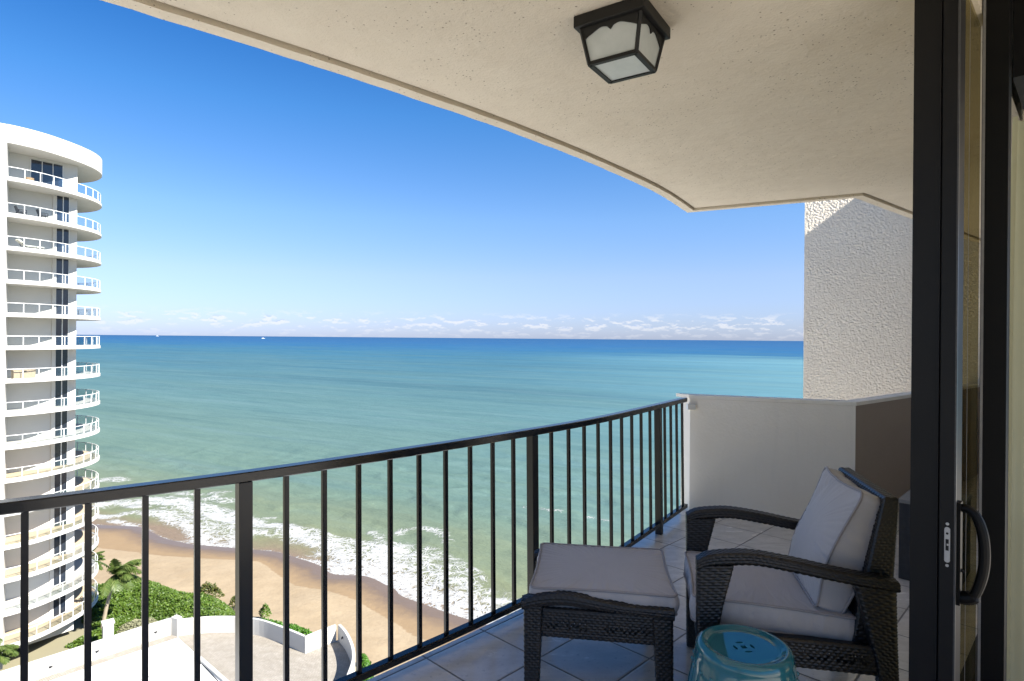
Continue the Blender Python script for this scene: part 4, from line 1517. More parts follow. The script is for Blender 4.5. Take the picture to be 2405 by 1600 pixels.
def tower_floor(k, z):
    mb = MB()
    mb.prism(slab_poly, z - 0.26, z)
    sl_ = tw_build(mb, 'balcony_slab', M['white'])
    mb = MB()
    mb.prism(offset(EF, 0.16) + [(-54.0, 56.7), (-46.1, 55.2)], z + 0.004, z + 0.012)
    fl_ = mb.build('floor_finish', M['bounce_tint_floor'] if k in (9, 10, 11, 12, 14) else M['grey_floor'], sl_)
    # railing: posts, top rail, bottom rail, and a ribbon of glass
    mb = MB()
    n = len(EF)
    zr = z + 0.98
    mid = offset(EF, 0.10)
    mb.prism_strip(offset(EF, 0.08), offset(EF, 0.13), zr - 0.045, zr)
    mb.prism_strip(offset(EF, 0.085), offset(EF, 0.125), z + 0.06, z + 0.10)
    sp = 1.22
    s = 0.06
    while s < ES[-1] - 0.1:
        x, y, a = edge_pt(s)
        c, sn = math.cos(a), math.sin(a)
        h = 0.027
        mb.prism([(x + dx * c - dy * sn, y + dx * sn + dy * c) for dx, dy in ((-h, -h), (h, -h), (h, h), (-h, h))], z + 0.001, zr - 0.051)
        s += sp
    rl_ = tw_build(mb, 'railing', M['white_metal'])
    mb = MB()
    mb.prism_strip(offset(EF, 0.100), offset(EF, 0.112), z + 0.11, zr - 0.06)
    mb.build('glass_panel', M['rail_glass'], rl_)
    # window strip of two dark panes (three on the top floor)
    zt = (floors_z[k - 1] - 0.27) if k else ROOF_BOT - 0.01
    a = math.atan2(WALL1[1] - WALL0[1], WALL1[0] - WALL0[0])
    nx, ny = math.sin(a), -math.cos(a)
    def wp(t, d): 
        p = lerp2(WALL0, WALL1, t)
        return (p[0] + nx * d, p[1] + ny * d)
    panes = [(0.30, 0.455), (0.465, 0.615), (0.625, 0.765)] if k == 0 else [(0.683, 0.772), (0.786, 0.868)]
    ztop = zt if k else zt - 0.28
    mb = MB()
    lo_, hi_ = panes[0][0], panes[-1][1]
    for t0, t1 in [(lo_ - 0.010, lo_)] + [(panes[i][1], panes[i + 1][0]) for i in range(len(panes) - 1)] + [(hi_, hi_ + 0.010)]:
        mb.prism([wp(t0, 0.003), wp(t1, 0.003), wp(t1, 0.06), wp(t0, 0.06)], z + 0.02, ztop)
    wn = tw_build(mb, 'window', M['mullion'])
    for t0, t1 in panes:
        mb = MB()
        mb.prism([wp(t0, 0.004), wp(t1, 0.004), wp(t1, 0.03), wp(t0, 0.03)], z + 0.02, ztop)
        fix_normals(mb.build('pane', M['window'], wn))
    # short pier beside the window
    if k:
        mb = MB()
        mb.prism([wp(0.62, 0.004), wp(0.672, 0.004), wp(0.672, 0.16), wp(0.62, 0.10)], z + 0.014, zt)
        tw_build(mb, 'wall_pier', M['white'])


for k, z in enumerate(floors_z): tower_floor(k, z)

# furniture on the tower's balconies
def small_chair(x, y, z, rz, m, name, label, group=None):
    t = empty(name, (x, y, z), rz)
    tag(t, label, 'chair', group)
    b = MB(); b.box(-0.3, 0.3, -0.3, 0.3, 0.34, 0.42); b.build('seat', m, t)
    b = MB(); b.add([(-0.3, 0.24, 0.42), (0.3, 0.24, 0.42), (0.3, 0.30, 0.42), (-0.3, 0.30, 0.42), (-0.3, 0.42, 0.9), (0.3, 0.42, 0.9), (0.3, 0.48, 0.9), (-0.3, 0.48, 0.9)], [(0, 1, 5, 4), (2, 3, 7, 6), (1, 2, 6, 5), (3, 0, 4, 7), (4, 5, 6, 7), (3, 2, 1, 0)])
    b.build('backrest', m, t)
    for sx in (-1, 1):
        b = MB(); b.box(sx * 0.33 - 0.03, sx * 0.33 + 0.03, -0.3, 0.35, 0.56, 0.61); b.build('arm', m, t)
        for sy in (-0.27, 0.27):
            b = MB(); b.box(sx * 0.33 - 0.025, sx * 0.33 + 0.025, sy - 0.025, sy + 0.025, 0.0, 0.56 if True else 0.4); b.build('leg', m, t)
    return t


z2 = floors_z[1] + 0.013
small_chair(-43.95, 53.9, z2, R(145), M['dark_furniture'], 'patio_chair', 'dark patio chair on the second balcony down, nearer the wing wall', 'dark chairs on the tower balcony')
small_chair(-43.15, 55.35, z2, R(145), M['dark_furniture'], 'patio_chair', 'dark patio chair on the second balcony down, farther from the wing wall', 'dark chairs on the tower balcony')
lg = empty('sun_lounger', (-43.65, 54.5, floors_z[2] + 0.013), R(62))
tag(lg, 'cream padded lounger with raised back on the third tower balcony', 'sun lounger')
b = MB(); b.box(-0.4, 1.0, -0.3, 0.3, 0.30, 0.40); b.build('seat', M['cream_pad'], lg)
b = MB(); b.add([(-0.42, -0.3, 0.32), (-0.42, 0.3, 0.32), (-0.40, 0.3, 0.42), (-0.40, -0.3, 0.42), (-1.0, -0.3, 0.78), (-1.0, 0.3, 0.78), (-0.95, 0.3, 0.88), (-0.95, -0.3, 0.88)], [(0, 1, 2, 3), (4, 7, 6, 5), (0, 4, 5, 1), (3, 2, 6, 7), (0, 3, 7, 4), (1, 5, 6, 2)]); fix_normals(b.build('backrest', M['cream_pad'], lg))
for sx in (-0.35, 0.9):
    for sy in (-0.26, 0.26):
        b = MB(); b.box(sx - 0.025, sx + 0.025, sy - 0.025, sy + 0.025, 0, 0.30); b.build('leg', M['dark_furniture'], lg)
for sy in (-0.3, 0.3):
    b = MB(); b.tube([(-0.7, sy, 0.6), (-0.45, sy, 0.1), (-0.1, sy, 0.30)], 0.03, 6); b.build('brace', M['dark_furniture'], lg)
pb = empty('storage_box', (-43.66, 54.0, floors_z[6] + 0.013), R(56))
tag(pb, 'tan storage box behind the glass railing of the seventh balcony', 'box')
b = MB(); b.bbox(-0.85, 0.75, -0.3, 0.3, 0, 0.76, 0.02); b.build('body', M['planter'], pb)
b = MB(); b.bbox(-0.88, 0.78, -0.33, 0.33, 0.762, 0.82, 0.01); b.build('lid', M['planter'], pb)
b = MB(); b.box(-0.12, 0.08, -0.345, -0.331, 0.70, 0.76); b.build('clasp', M['dark_furniture'], pb)
bk = empty('wicker_basket', (-43.55, 54.2, floors_z[0] + 0.013), R(56))
tag(bk, 'low woven basket on the top balcony of the tower', 'basket')
b = MB(); b.lathe([(0.001, 0.0), (0.30, 0.0), (0.36, 0.25), (0.38, 0.40), (0.34, 0.40), (0.30, 0.05), (0.001, 0.05)], 14); b.build('body', m_plain('basket weave', (0.40, 0.25, 0.14), 0.8, 0.2, 0.5, 9), bk)
small_chair(-43.5, 62.2, floors_z[14] + 0.013, R(200), M['white_metal'], 'patio_chair', 'white plastic chair on the lowest shaded tower balcony')

# ================================================================== BEACH, SEA, GROUNDS
SEA_Z = -30.0
SHORE = [(-420, 262), (-300, 214), (-200, 166), (-140, 134), (-105, 116), (-84, 106), (-76, 102.5), (-68.9, 99.9), (-64.3, 99.4), (-60.8, 98.8), (-57.1, 96.0), (-53.9, 93.5), (-49.0, 91.2), (-46.0, 90.4), (-40.3, 89.3), (-36.9, 88.6), (-34.3, 88.0), (-31.7, 86.5), (-30.2, 85.5), (-26.5, 83.0), (-24.5, 80.6), (-22.9, 79.7), (-19.7, 79.5), (-17.8, 78.4), (-16.2, 76.8), (-14.8, 75.6), (-13.5, 73.5), (-10.6, 71.3), (-6.9, 68.7), (-5.0, 67.5), (0, 64.5), (10, 58), (30, 46), (80, 14), (160, -36), (300, -130)]
BERM = [(-420, 247), (-300, 200), (-200, 152), (-140, 121), (-105, 104), (-84, 95), (-70, 91), (-60, 88), (-53.9, 86.9), (-51.5, 86.0), (-43.5, 84.9), (-38.2, 84.4), (-35.1, 84.0), (-33.1, 82.4), (-30.9, 79.9), (-27.7, 76.6), (-26.0, 75.6), (-22.7, 74.4), (-21.2, 73.6), (-17.7, 71.6), (-16.3, 70.0), (-12.7, 66.4), (-11.5, 65.0), (-9.2, 62.7), (0, 56), (30, 36), (80, 2), (160, -48), (300, -142)]
SH = np.array([p[:2] for p in catmull([(x, y, 0) for x, y in SHORE], 4)])
BE = np.array([p[:2] for p in catmull([(x, y, 0) for x, y in BERM], 4)])


def sdist(P, line):
    """signed distance to a polyline, positive on the seaward side"""
    best = np.full(len(P), 1e18)
    sgn = np.ones(len(P))
    for i in range(len(line) - 1):
        a, b_ = line[i], line[i + 1]
        d = b_ - a
        l2 = (d ** 2).sum()
        t = np.clip(((P - a) @ d) / l2, 0, 1)
        q = a + t[:, None] * d
        dd = ((P - q) ** 2).sum(1)
        s = d[0] * (P[:, 1] - a[1]) - d[1] * (P[:, 0] - a[0])
        m = dd < best - 1e-9
        best = np.where(m, dd, best)
        sgn = np.where(m, np.sign(s), sgn)
    return np.sqrt(best) * sgn


def udist(P, line):
    line = np.array(line, float)
    best = np.full(len(P), 1e18)
    for i in range(len(line) - 1):
        a, b_ = line[i], line[i + 1]
        d = b_ - a
        t = np.clip(((P - a) @ d) / max((d ** 2).sum(), 1e-9), 0, 1)
        q = a + t[:, None] * d
        best = np.minimum(best, ((P - q) ** 2).sum(1))
    return np.sqrt(best)


def grid_axes(lo, hi, fine0, fine1, st, n_out):
    """axis with a fine middle and growing steps to either side"""
    mid = np.arange(fine0, fine1 + 1e-6, st)
    left = fine0 - (np.geomspace(1, fine0 - lo + 1, n_out)[1:] - 1)
    right = fine1 + (np.geomspace(1, hi - fine1 + 1, n_out)[1:] - 1)
    return np.r_[left[::-1], mid, right]


def grid_mesh(name, xs, ys, zf, m, attrs, parent=None):
    X, Y = np.meshgrid(xs, ys, indexing='ij')
    P = np.stack([X.ravel(), Y.ravel()], 1)
    Z, A = zf(P)
    V = np.c_[P, Z]
    nx, ny = len(xs), len(ys)
    I = np.arange(nx * ny).reshape(nx, ny)
    F = np.stack([I[:-1, :-1].ravel(), I[1:, :-1].ravel(), I[1:, 1:].ravel(), I[:-1, 1:].ravel()], 1)
    me = bpy.data.meshes.new(name)
    me.from_pydata(V.tolist(), [], F.tolist())
    me.materials.append(m)
    me.polygons.foreach_set('use_smooth', [True] * len(me.polygons))
    for k, v in A.items():
        at = me.attributes.new(k, 'FLOAT', 'POINT')
        at.data.foreach_set('value', np.asarray(v, np.float32))
    o = bpy.data.objects.new(name, me)
    C.objects.link(o)
    return o


def nz2(P, sc, seed=0):
    return np.array([mnoise.fractal(Vector((p[0] * sc, p[1] * sc, seed)), 0.8, 2.1, 4) for p in P])


def beach_z(P):
    d = -sdist(P, SH)                  # inland positive
    db = -sdist(P, BE)
    prof = np.interp(d, [-30, -6, 0, 5, 9, 14, 22, 40, 80], [-3.0, -0.5, 0.03, 0.30, 0.62, 0.95, 1.35, 1.6, 1.7])
    z = SEA_Z + prof
    z = z + 0.10 * np.clip(db / 3, 0, 1) * nz2(P, 0.25, 3) * (np.abs(P[:, 0]) < 130)
    wet = np.clip(np.interp(np.minimum(d, 60), [0.0, 2.2, 5.0, 9.0], [1.0, 0.78, 0.58, 0.48]), 0, 1)
    wet = np.where(db > 0, np.interp(db, [0, 0.9], [0.42, 0.0]), wet)
    return z, dict(wet=wet)


beach = grid_mesh('beach', grid_axes(-420, 300, -82, 8, 0.7, 14), grid_axes(-140, 262, 50, 112, 0.7, 14), beach_z, M['sand'], None)
tag(beach, kind='structure')

FOAM = [  # (line, half width, density)
    ([(-69.5, 115.8), (-65.1, 115.0), (-58.8, 111.5), (-54.5, 109.0), (-49.7, 105.0), (-46.7, 103.1), (-43.5, 101.2)], 2.2, 0.95),
    ([(-64.2, 107.0), (-60.6, 105.9), (-55.3, 101.7), (-51.9, 98.9), (-47.7, 93.7), (-44.5, 90.7), (-42.6, 90.2), (-42.0, 92.8)], 1.5, 0.85),
    ([(-62, 111), (-56, 106.5), (-51, 102.8), (-47, 99.5), (-44, 97.5)], 2.2, 0.55),
    ([(-50.4, 99.0), (-47.3, 96.3), (-45.0, 95.0), (-44.8, 98.4)], 2.6, 0.62),
    ([(-42.0, 100.3), (-38.5, 100.0), (-35.3, 97.3), (-32.0, 94.1), (-27.9, 91.1), (-25.0, 88.3)], 1.4, 0.95),
    ([(-45.5, 100.5), (-43.3, 98.6), (-40.4, 96.5), (-35.9, 95.9), (-32.5, 92.5)], 1.4, 0.48),
    ([(-34.9, 98.0), (-31.8, 96.7), (-28.9, 94.2), (-26.6, 93.6), (-23.1, 92.5)], 1.1, 0.75),
    ([(-25.5, 82.6), (-23.5, 83.3), (-21.1, 84.6), (-18.9, 87.3), (-17.4, 89.6)], 2.6, 0.95),
    ([(-21.5, 90.1), (-18.7, 91.0), (-15.1, 88.5), (-13.8, 86.4)], 2.2, 0.74),
    ([(-22, 81.5), (-19.4, 81.2), (-17.3, 80.3), (-14.3, 78.6), (-11.2, 75.7), (-9.1, 73.0), (-6.4, 70.5), (-3.9, 68.6), (0, 66)], 2.3, 0.92),
    ([(-15.6, 84.3), (-11.4, 81.6), (-9.1, 78.6), (-7.0, 75.6), (-4.0, 72.5), (0, 69)], 2.6, 0.66),
    ([(-25.0, 88.3), (-22.6, 86.7), (-20.1, 84.2), (-18.2, 83.4), (-15.0, 81.6)], 2.8, 0.78),
    ([(-18.1, 97.8), (-17.0, 99.2), (-13.7, 99.3), (-11.2, 97.3), (-9.9, 93.4)], 0.8, 0.52),
    ([(-22.6, 98.3), (-21.2, 97.0), (-20.4, 94.4)], 0.8, 0.52),
    ([(-30.2, 86.0), (-28.1, 84.5), (-25.7, 84.0)], 0.7, 0.8),
    ([(-13.5, 90.0), (-9.5, 87.0), (-6.5, 82.5), (-4.5, 78.5)], 1.6, 0.46),
    ([(-43.3, 104.4), (-41.2, 105.1)], 0.6, 0.55),
    ([(-75.2, 114.7), (-71.4, 113.3), (-68.3, 111.2)], 1.4, 0.9),
    ([(-72.9, 104.4), (-69.0, 104.8), (-67.5, 107.0), (-64.6, 107.8)], 1.0, 0.8),
    ([(-67.6, 102.6), (-64.3, 100.8), (-61.6, 100.3)], 0.7, 0.7),
    ([(-88.8, 130.4), (-86.5, 131.4), (-84.4, 130.0)], 1.6, 0.62),
    ([(-59.4, 116.0), (-58.1, 117.6), (-55.1, 115.3), (-52.4, 115.4)], 1.1, 0.62),
    ([(-55.1, 108.1), (-54.1, 109.5), (-51.0, 106.9), (-49.4, 108.3)], 1.2, 0.62),
    ([(-68, 121), (-62, 119.5), (-57, 120.5)], 0.9, 0.48),
    ([(3, 112), (6, 111), (9, 109.5)], 0.6, 0.50),
    ([(14, 107), (17, 105.5)], 0.5, 0.50),
    ([(24, 100), (27, 98), (30, 96)], 0.5, 0.48),
    ([(-120, 128), (-105, 121.5), (-90, 116.5), (-78, 112)], 3.0, 0.85),
]
for i_ in range(len(SH) - 1):
    pass
EDGE_FOAM = [tuple(p) for p in SH if -110 < p[0] < 12]


def sea_z(P):
    shore = sdist(P, SH)
    near = (P[:, 0] > -135) & (P[:, 0] < 60) & (P[:, 1] > 40) & (P[:, 1] < 175)
    foam = np.zeros(len(P))
    Q = P[near]
    f = np.zeros(len(Q))
    for line, hw, den in FOAM:
        pts = [p[:2] for p in catmull([(x, y, 0) for x, y in line], 4)]
        d = udist(Q, pts)
        f = np.maximum(f, den * np.exp(-np.maximum(0, d / hw - 0.45) ** 2 * 1.3))
    d = udist(Q, EDGE_FOAM)
    f = np.maximum(f, 0.80 * np.exp(-(d / 0.42) ** 2))
    foam[near] = f
    fade = np.clip((shore - 1) / 8, 0, 1) * np.clip((160 - np.abs(P[:, 1] - 100) * 2) / 40, 0, 1) * np.clip((60 - np.abs(P[:, 0] + 40)) / 20 + 1, 0, 1)
    fade = fade * near
    wobble = np.zeros(len(P)); wobble[near] = nz2(Q, 0.045, 9) * 7
    swell = 0.22 * np.sin((shore + wobble) * 2 * np.pi / 17.0) + 0.10 * np.sin((shore * 1.1 + P[:, 0] * 0.12 + wobble) * 2 * np.pi / 7.3)
    chop = np.zeros(len(P)); chop[near] = nz2(Q, 0.9, 2)
    z = SEA_Z + swell * fade + (0.10 * foam * chop + 0.10 * foam) * fade
    return z, dict(shore=np.clip(shore, -20, 3000), foam=foam)


sea = grid_mesh('sea', grid_axes(-60000, 60000, -112, 30, 0.6, 26), grid_axes(-3000, 60000, 55, 148, 0.6, 26), sea_z, M['sea'], None)
tag(sea, kind='structure')

gm = MB()
gm.prism([(-420, 200), (-200, 135), (-110, 92), (-60, 66), (-46.5, 64.5), (-30, 61.5), (-14, 54.5), (40, 20), (200, -80), (300, -150), (300, -3000), (-3000, -3000), (-3000, 200)], -31, -28.15)
ground = gm.build('ground', M['ground'])
tag(ground, kind='structure')

DECK_Z = -26.8
pv = MB()
pv.prism([(-44, 44), (-36.5, 53.0), (-31.6, 57.6), (-29.0, 58.1), (-26, 58.2), (-23.7, 57.7), (-20.6, 56.1), (-18.3, 54.4), (-16.0, 56.5), (-14.6, 54.4), (-13.2, 51.6), (-12.3, 48), (-11, 40), (-14, 20), (-44, 20)], -28.6, DECK_Z)
pav = pv.build('pavement', M['paver'])
tag(pav, kind='structure')

# boundary walls of the pool deck
def wall_thing(line, th, z0, z1, name, label, extra=None):
    c = np.array(line).mean(0)
    o = empty(name, (float(c[0]), float(c[1]), DECK_Z))
    tag(o, label, 'wall')
    mb = MB()
    ln = [(x - c[0], y - c[1]) for x, y in line]
    mb.ribbon(ln, z0 - DECK_Z, z1 - DECK_Z, th)
    fix_normals(mb.build('wall', M['white'], o))
    return o


wst = wall_thing([(-44.0, 43.5), (-39.4, 48.8), (-36.55, 52.1), (-35.2, 53.7), (-33.7, 55.5), (-31.9, 57.3)], 0.25, -28.6, DECK_Z + 1.55, 'garden_wall', 'straight white garden wall running from the tower towards the beach')
for px, py, z_ in ((-36.05, 52.70, DECK_Z + 0.72), (-33.0, 56.22, DECK_Z + 0.72), (-38.2, 50.2, DECK_Z + 0.72)):
    b = MB(); b.box(px - 0.13 + 33, px + 0.13 + 33, py - 0.10 - 52, py + 0.10 - 52, z_ - DECK_Z - 0.06, z_ - DECK_Z + 0.06)
    c = np.array([(-44.0, 43.5), (-39.4, 48.8), (-36.55, 52.1), (-35.2, 53.7), (-33.7, 55.5), (-31.9, 57.3)]).mean(0)
    o = link_mesh('wall_light', [(x - 33 - c[0], y + 52 - c[1], z) for x, y, z in b.v], b.f, M['dark_furniture'], wst)
pe = MB(); pe.prism([(-32.1, 57.15), (-31.3, 56.8), (-31.15, 57.35), (-31.9, 57.75)], -0.5, 1.66)
link_mesh('end_pier', [(x - c[0], y - c[1], z) for x, y, z in pe.v], pe.f, M['white'], wst)
curve = catmull([(-31.2, 57.0), (-29.2, 57.5), (-27.6, 57.65), (-26.0, 57.6), (-23.7, 57.1), (-20.9, 55.6), (-18.35, 54.0)], 5)
wall_thing([p[:2] for p in curve], 0.24, -28.6, DECK_Z + 1.5, 'garden_wall', 'curved white garden wall bowed out towards the green hedge')
wall_thing([(-18.25, 53.95), (-17.3, 55.05), (-16.15, 56.2)], 0.24, -28.6, DECK_Z + 1.5, 'garden_wall', 'short white cross wall beside the small round shrub')
curve2 = catmull([(-16.0, 56.3), (-15.2, 55.2), (-14.4, 53.8), (-13.6, 52.0), (-13.1, 50.2), (-12.9, 47.5), (-12.9, 44)], 5)
w4 = wall_thing([p[:2] for p in curve2], 0.24, -28.6, DECK_Z + 1.5, 'garden_wall', 'tall curved white wall rising nearest the open sand')
b = MB(); b.box(-0.05, 0.05, -0.10, 0.10, -0.07, 0.07)
cc = np.array([p[:2] for p in curve2]).mean(0)
link_mesh('wall_light', [(x - 15.33 - cc[0], y + 55.25 - cc[1], z + 0.8) for x, y, z in b.v], b.f, M['dark_furniture'], w4)

gp_ = empty('gate_pillar', (-37.3, 56.0, DECK_Z))
tag(gp_, 'white gate pillar with a flat cap in front of the leaning palm', 'pillar')
b = MB(); b.bbox(-0.42, 0.42, -0.42, 0.42, -1.5, 1.62, 0.02); b.build('shaft', M['white'], gp_, rz=R(40))
b = MB(); b.bbox(-0.5, 0.5, -0.5, 0.5, 1.622, 1.78, 0.02); b.build('cap', M['white'], gp_, rz=R(40))

ph = empty('pool_house', (-32, 45, DECK_Z))
tag(ph, 'low flat roofed white pool building on the paved deck below', 'building')
RZ_ = DECK_Z + 0.50
roofp = [(-30.5, 55.5), (-26.55, 51.95), (-22.0, 47.9), (-10, 37.0), (16, 20), (16, -20), (-60, -20), (-52, 30), (-36.2, 49.2)]  # seen corner carried on unseen below the balcony to bounce sunlight up
roofp = [(x + 32, y - 45) for x, y in roofp]
b = MB(); b.prism(roofp, -1.5, 0.47); b.build('wall', M['white'], ph)
b = MB(); b.prism(roofp, 0.472, 0.56); rf = b.build('roof', M['roof_white'], ph)
b = MB()
rr = [(-26.55 + 32, 51.95 - 45), (-22.0 + 32, 47.9 - 45), (-16 + 32, 42.5 - 45)]
b.ribbon(rr, 0.562, 0.78, -0.30)
fix_normals(b.build('parapet', M['white'], ph))
b = MB()
b.ribbon([(rr[0][0] + .12, rr[0][1] - .42), (rr[1][0] - .25, rr[1][1] - .42), (rr[2][0] - .3, rr[2][1] - .5)], 0.5605, 0.568, -0.10)
fix_normals(b.build('gutter', M['dark_furniture'], ph))
b = MB()
b.prism([(-26.6 + 32, 51.95 - 45), (-26.67 + 32, 51.99 - 45), (-31.0 + 32, 47.4 - 45), (-36.0 + 32, 42.0 - 45), (-35.95 + 32, 41.95 - 45), (-30.95 + 32, 47.36 - 45)], 0.5605, 0.566)
b.build('roof_seam', M['dark_furniture'], rf)

# ------------------------------------------------------------------ planting
def leaf_mass(name, outline, zbase, height, n_leaf, leaf, m, label, cat, kind=None, inner=True, clump=1.0, seed=1, edge=2.0, tops=None):
    """mounded shrub: a lumpy dome packed with leaf-sized faces over a dark underlay mound"""
    rg = np.random.default_rng(seed)
    poly = np.array(outline, float)
    lo, hi = poly.min(0), poly.max(0)
    def inside(P):
        r = np.zeros(len(P), bool)
        for i in range(len(poly)):
            a, b_ = poly[i], poly[(i + 1) % len(poly)]
            cond = (a[1] > P[:, 1]) != (b_[1] > P[:, 1])
            xx = (b_[0] - a[0]) * (P[:, 1] - a[1]) / (b_[1] - a[1] + 1e-12) + a[0]
            r ^= cond & (P[:, 0] < xx)
        return r
    def hgt(P):
        d = udist(P, np.r_[poly, poly[:1]])
        base = height * (1 - np.exp(-d / edge))
        lump = np.array([mnoise.noise(Vector((p[0] * 0.75 / clump, p[1] * 0.75 / clump, seed))) * 0.30 + mnoise.noise(Vector((p[0] * 1.9 / clump, p[1] * 1.9 / clump, seed + 4))) * 0.2 for p in P])
        return base * (1 + lump)
    P = rg.uniform(lo, hi, (int(n_leaf * 2.2), 2))
    P = P[inside(P)][:n_leaf]
    h = hgt(P)
    depth = rg.beta(1.1, 2.6, len(P)) * 0.55
    z = zbase + h * (1 - depth) + rg.normal(0, 0.05, len(P))
    vs, fs = [], []
    tilt = rg.normal(0, 0.75, (len(P), 2))
    spin = rg.uniform(0, 6.283, len(P))
    size = leaf * rg.uniform(0.6, 1.25, len(P))
    for i in range(len(P)):
        nrm = Vector((tilt[i, 0] + 0.25, tilt[i, 1] - 0.25, 1)).normalized()
        a = nrm.orthogonal().normalized()
        a.rotate(Matrix.Rotation(spin[i], 3, nrm))
        b_ = nrm.cross(a)
        c_ = Vector((P[i, 0], P[i, 1], z[i]))
        s_ = size[i]
        k = len(vs)
        vs += [c_ - a * s_, c_ + b_ * s_ * 0.62 + nrm * s_ * .12, c_ + a * s_, c_ - b_ * s_ * 0.62 + nrm * s_ * .12]
        fs.append((k, k + 1, k + 2, k + 3))
    cen = poly.mean(0)
    root = empty(name, (float(cen[0]), float(cen[1]), zbase))
    tag(root, label, cat, kind=kind)
    off = Vector((float(cen[0]), float(cen[1]), zbase))
    link_mesh('foliage', [v - off for v in vs], fs, m, root)
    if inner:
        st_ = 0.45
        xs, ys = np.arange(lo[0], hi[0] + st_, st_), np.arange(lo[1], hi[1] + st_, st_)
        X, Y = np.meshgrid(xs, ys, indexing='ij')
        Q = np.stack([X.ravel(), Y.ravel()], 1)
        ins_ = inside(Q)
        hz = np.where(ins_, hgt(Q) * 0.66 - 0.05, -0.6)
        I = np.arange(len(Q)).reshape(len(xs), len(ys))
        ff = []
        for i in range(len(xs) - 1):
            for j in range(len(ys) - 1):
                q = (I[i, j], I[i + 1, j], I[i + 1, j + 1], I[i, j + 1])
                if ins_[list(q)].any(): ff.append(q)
        link_mesh('underlay', [(Q[i, 0] - off.x, Q[i, 1] - off.y, hz[i]) for i in range(len(Q))], ff, M['hedge_inside'], root, True)  # plain dark mound filling in under the leaves
    return root


main_outline = [(-50.0, 66.5), (-48.6, 70.0), (-46.0, 71.2), (-43.7, 72.0), (-42.4, 71.9), (-40.4, 70.9), (-37.6, 69.2), (-35.6, 68.2), (-34.6, 68.6), (-33.0, 67.8), (-31.0, 66.4), (-29.2, 64.4), (-27.4, 62.6), (-27.2, 60.2), (-29.0, 58.4), (-31.4, 58.4), (-33.2, 59.0), (-35.3, 61.4), (-37.4, 62.8), (-39.2, 63.2), (-41.5, 61.9), (-44.0, 62.4), (-45.5, 64.0)]
leaf_mass('hedge', main_outline, -28.2, 1.9, 30000, 0.135, M['leaf'], 'broad mass of glossy green sea grape hedge between the beach and the white walls', 'hedge', seed=4, edge=1.6)
leaf_mass('dry_grass', [(-39.9, 60.0), (-38.6, 62.0), (-36.6, 62.6), (-34.9, 61.3), (-33.1, 58.7), (-34.0, 57.4), (-35.8, 56.4), (-37.5, 58.0)], -28.2, 1.15, 7000, 0.10, M['drygrass'], 'patch of pale dry dune grass behind the straight white wall', 'grass', kind='stuff', seed=8, edge=0.8)
leaf_mass('shrub', [(-26.4, 60.6), (-25.6, 61.9), (-24.2, 62.0), (-22.6, 61.2), (-21.2, 60.8), (-19.6, 60.0), (-18.2, 58.6), (-17.6, 57.4), (-18.6, 56.2), (-20.6, 57.4), (-23.6, 58.8)], -28.1, 1.7, 7500, 0.12, M['leaf_bright'], 'bright green rounded shrub tucked behind the curved wall and the cross wall', 'shrub', seed=12, edge=1.0)
leaf_mass('shrub', [(-14.2, 56.6), (-13.2, 56.0), (-12.0, 53.6), (-11.6, 51.2), (-12.6, 51.0), (-13.2, 53.2)], -28.2, 1.2, 2200, 0.12, M['leaf_bright'], 'low green shrub at the foot of the tall curved wall facing the sand', 'shrub', seed=15, edge=0.7)
leaf_mass('shrub', [(-35.8, 69.3), (-34.2, 69.8), (-32.6, 68.9), (-33.2, 67.4), (-35.4, 67.9)], -28.1, 2.3, 1100, 0.13, M['redleaf'], 'sparse reddish shrub at the seaward edge of the hedge', 'shrub', seed=18, edge=0.8, inner=False)
leaf_mass('shrub', [(-31.0, 67.5), (-29.8, 67.6), (-28.9, 66.0), (-29.6, 65.2), (-30.9, 66.0)], -28.1, 1.9, 550, 0.12, M['redleaf'], 'bare twiggy bush at the hedge corner nearest the sea', 'shrub', seed=20, edge=0.7, inner=False)
leaf_mass('shrub', [(-26.9, 64.6), (-26.0, 65.0), (-25.3, 64.2), (-26.0, 63.4)], -28.1, 1.7, 420, 0.11, M['leaf'], 'single small bush standing on the sand beside the thick railing post', 'shrub', seed=22, edge=0.5, inner=False)


leaf_mass('shrub', [(-44.6, 62.6), (-42.0, 62.6), (-39.4, 63.2), (-38.2, 61.0), (-38.3, 58.2), (-39.6, 56.6), (-42.2, 57.2), (-41.2, 59.5), (-42.4, 61.0)], -28.1, 1.25, 5200, 0.13, M['leaf'], 'low green shrubs round the foot of the leaning palm beside the tower', 'shrub', seed=31, edge=1.0)


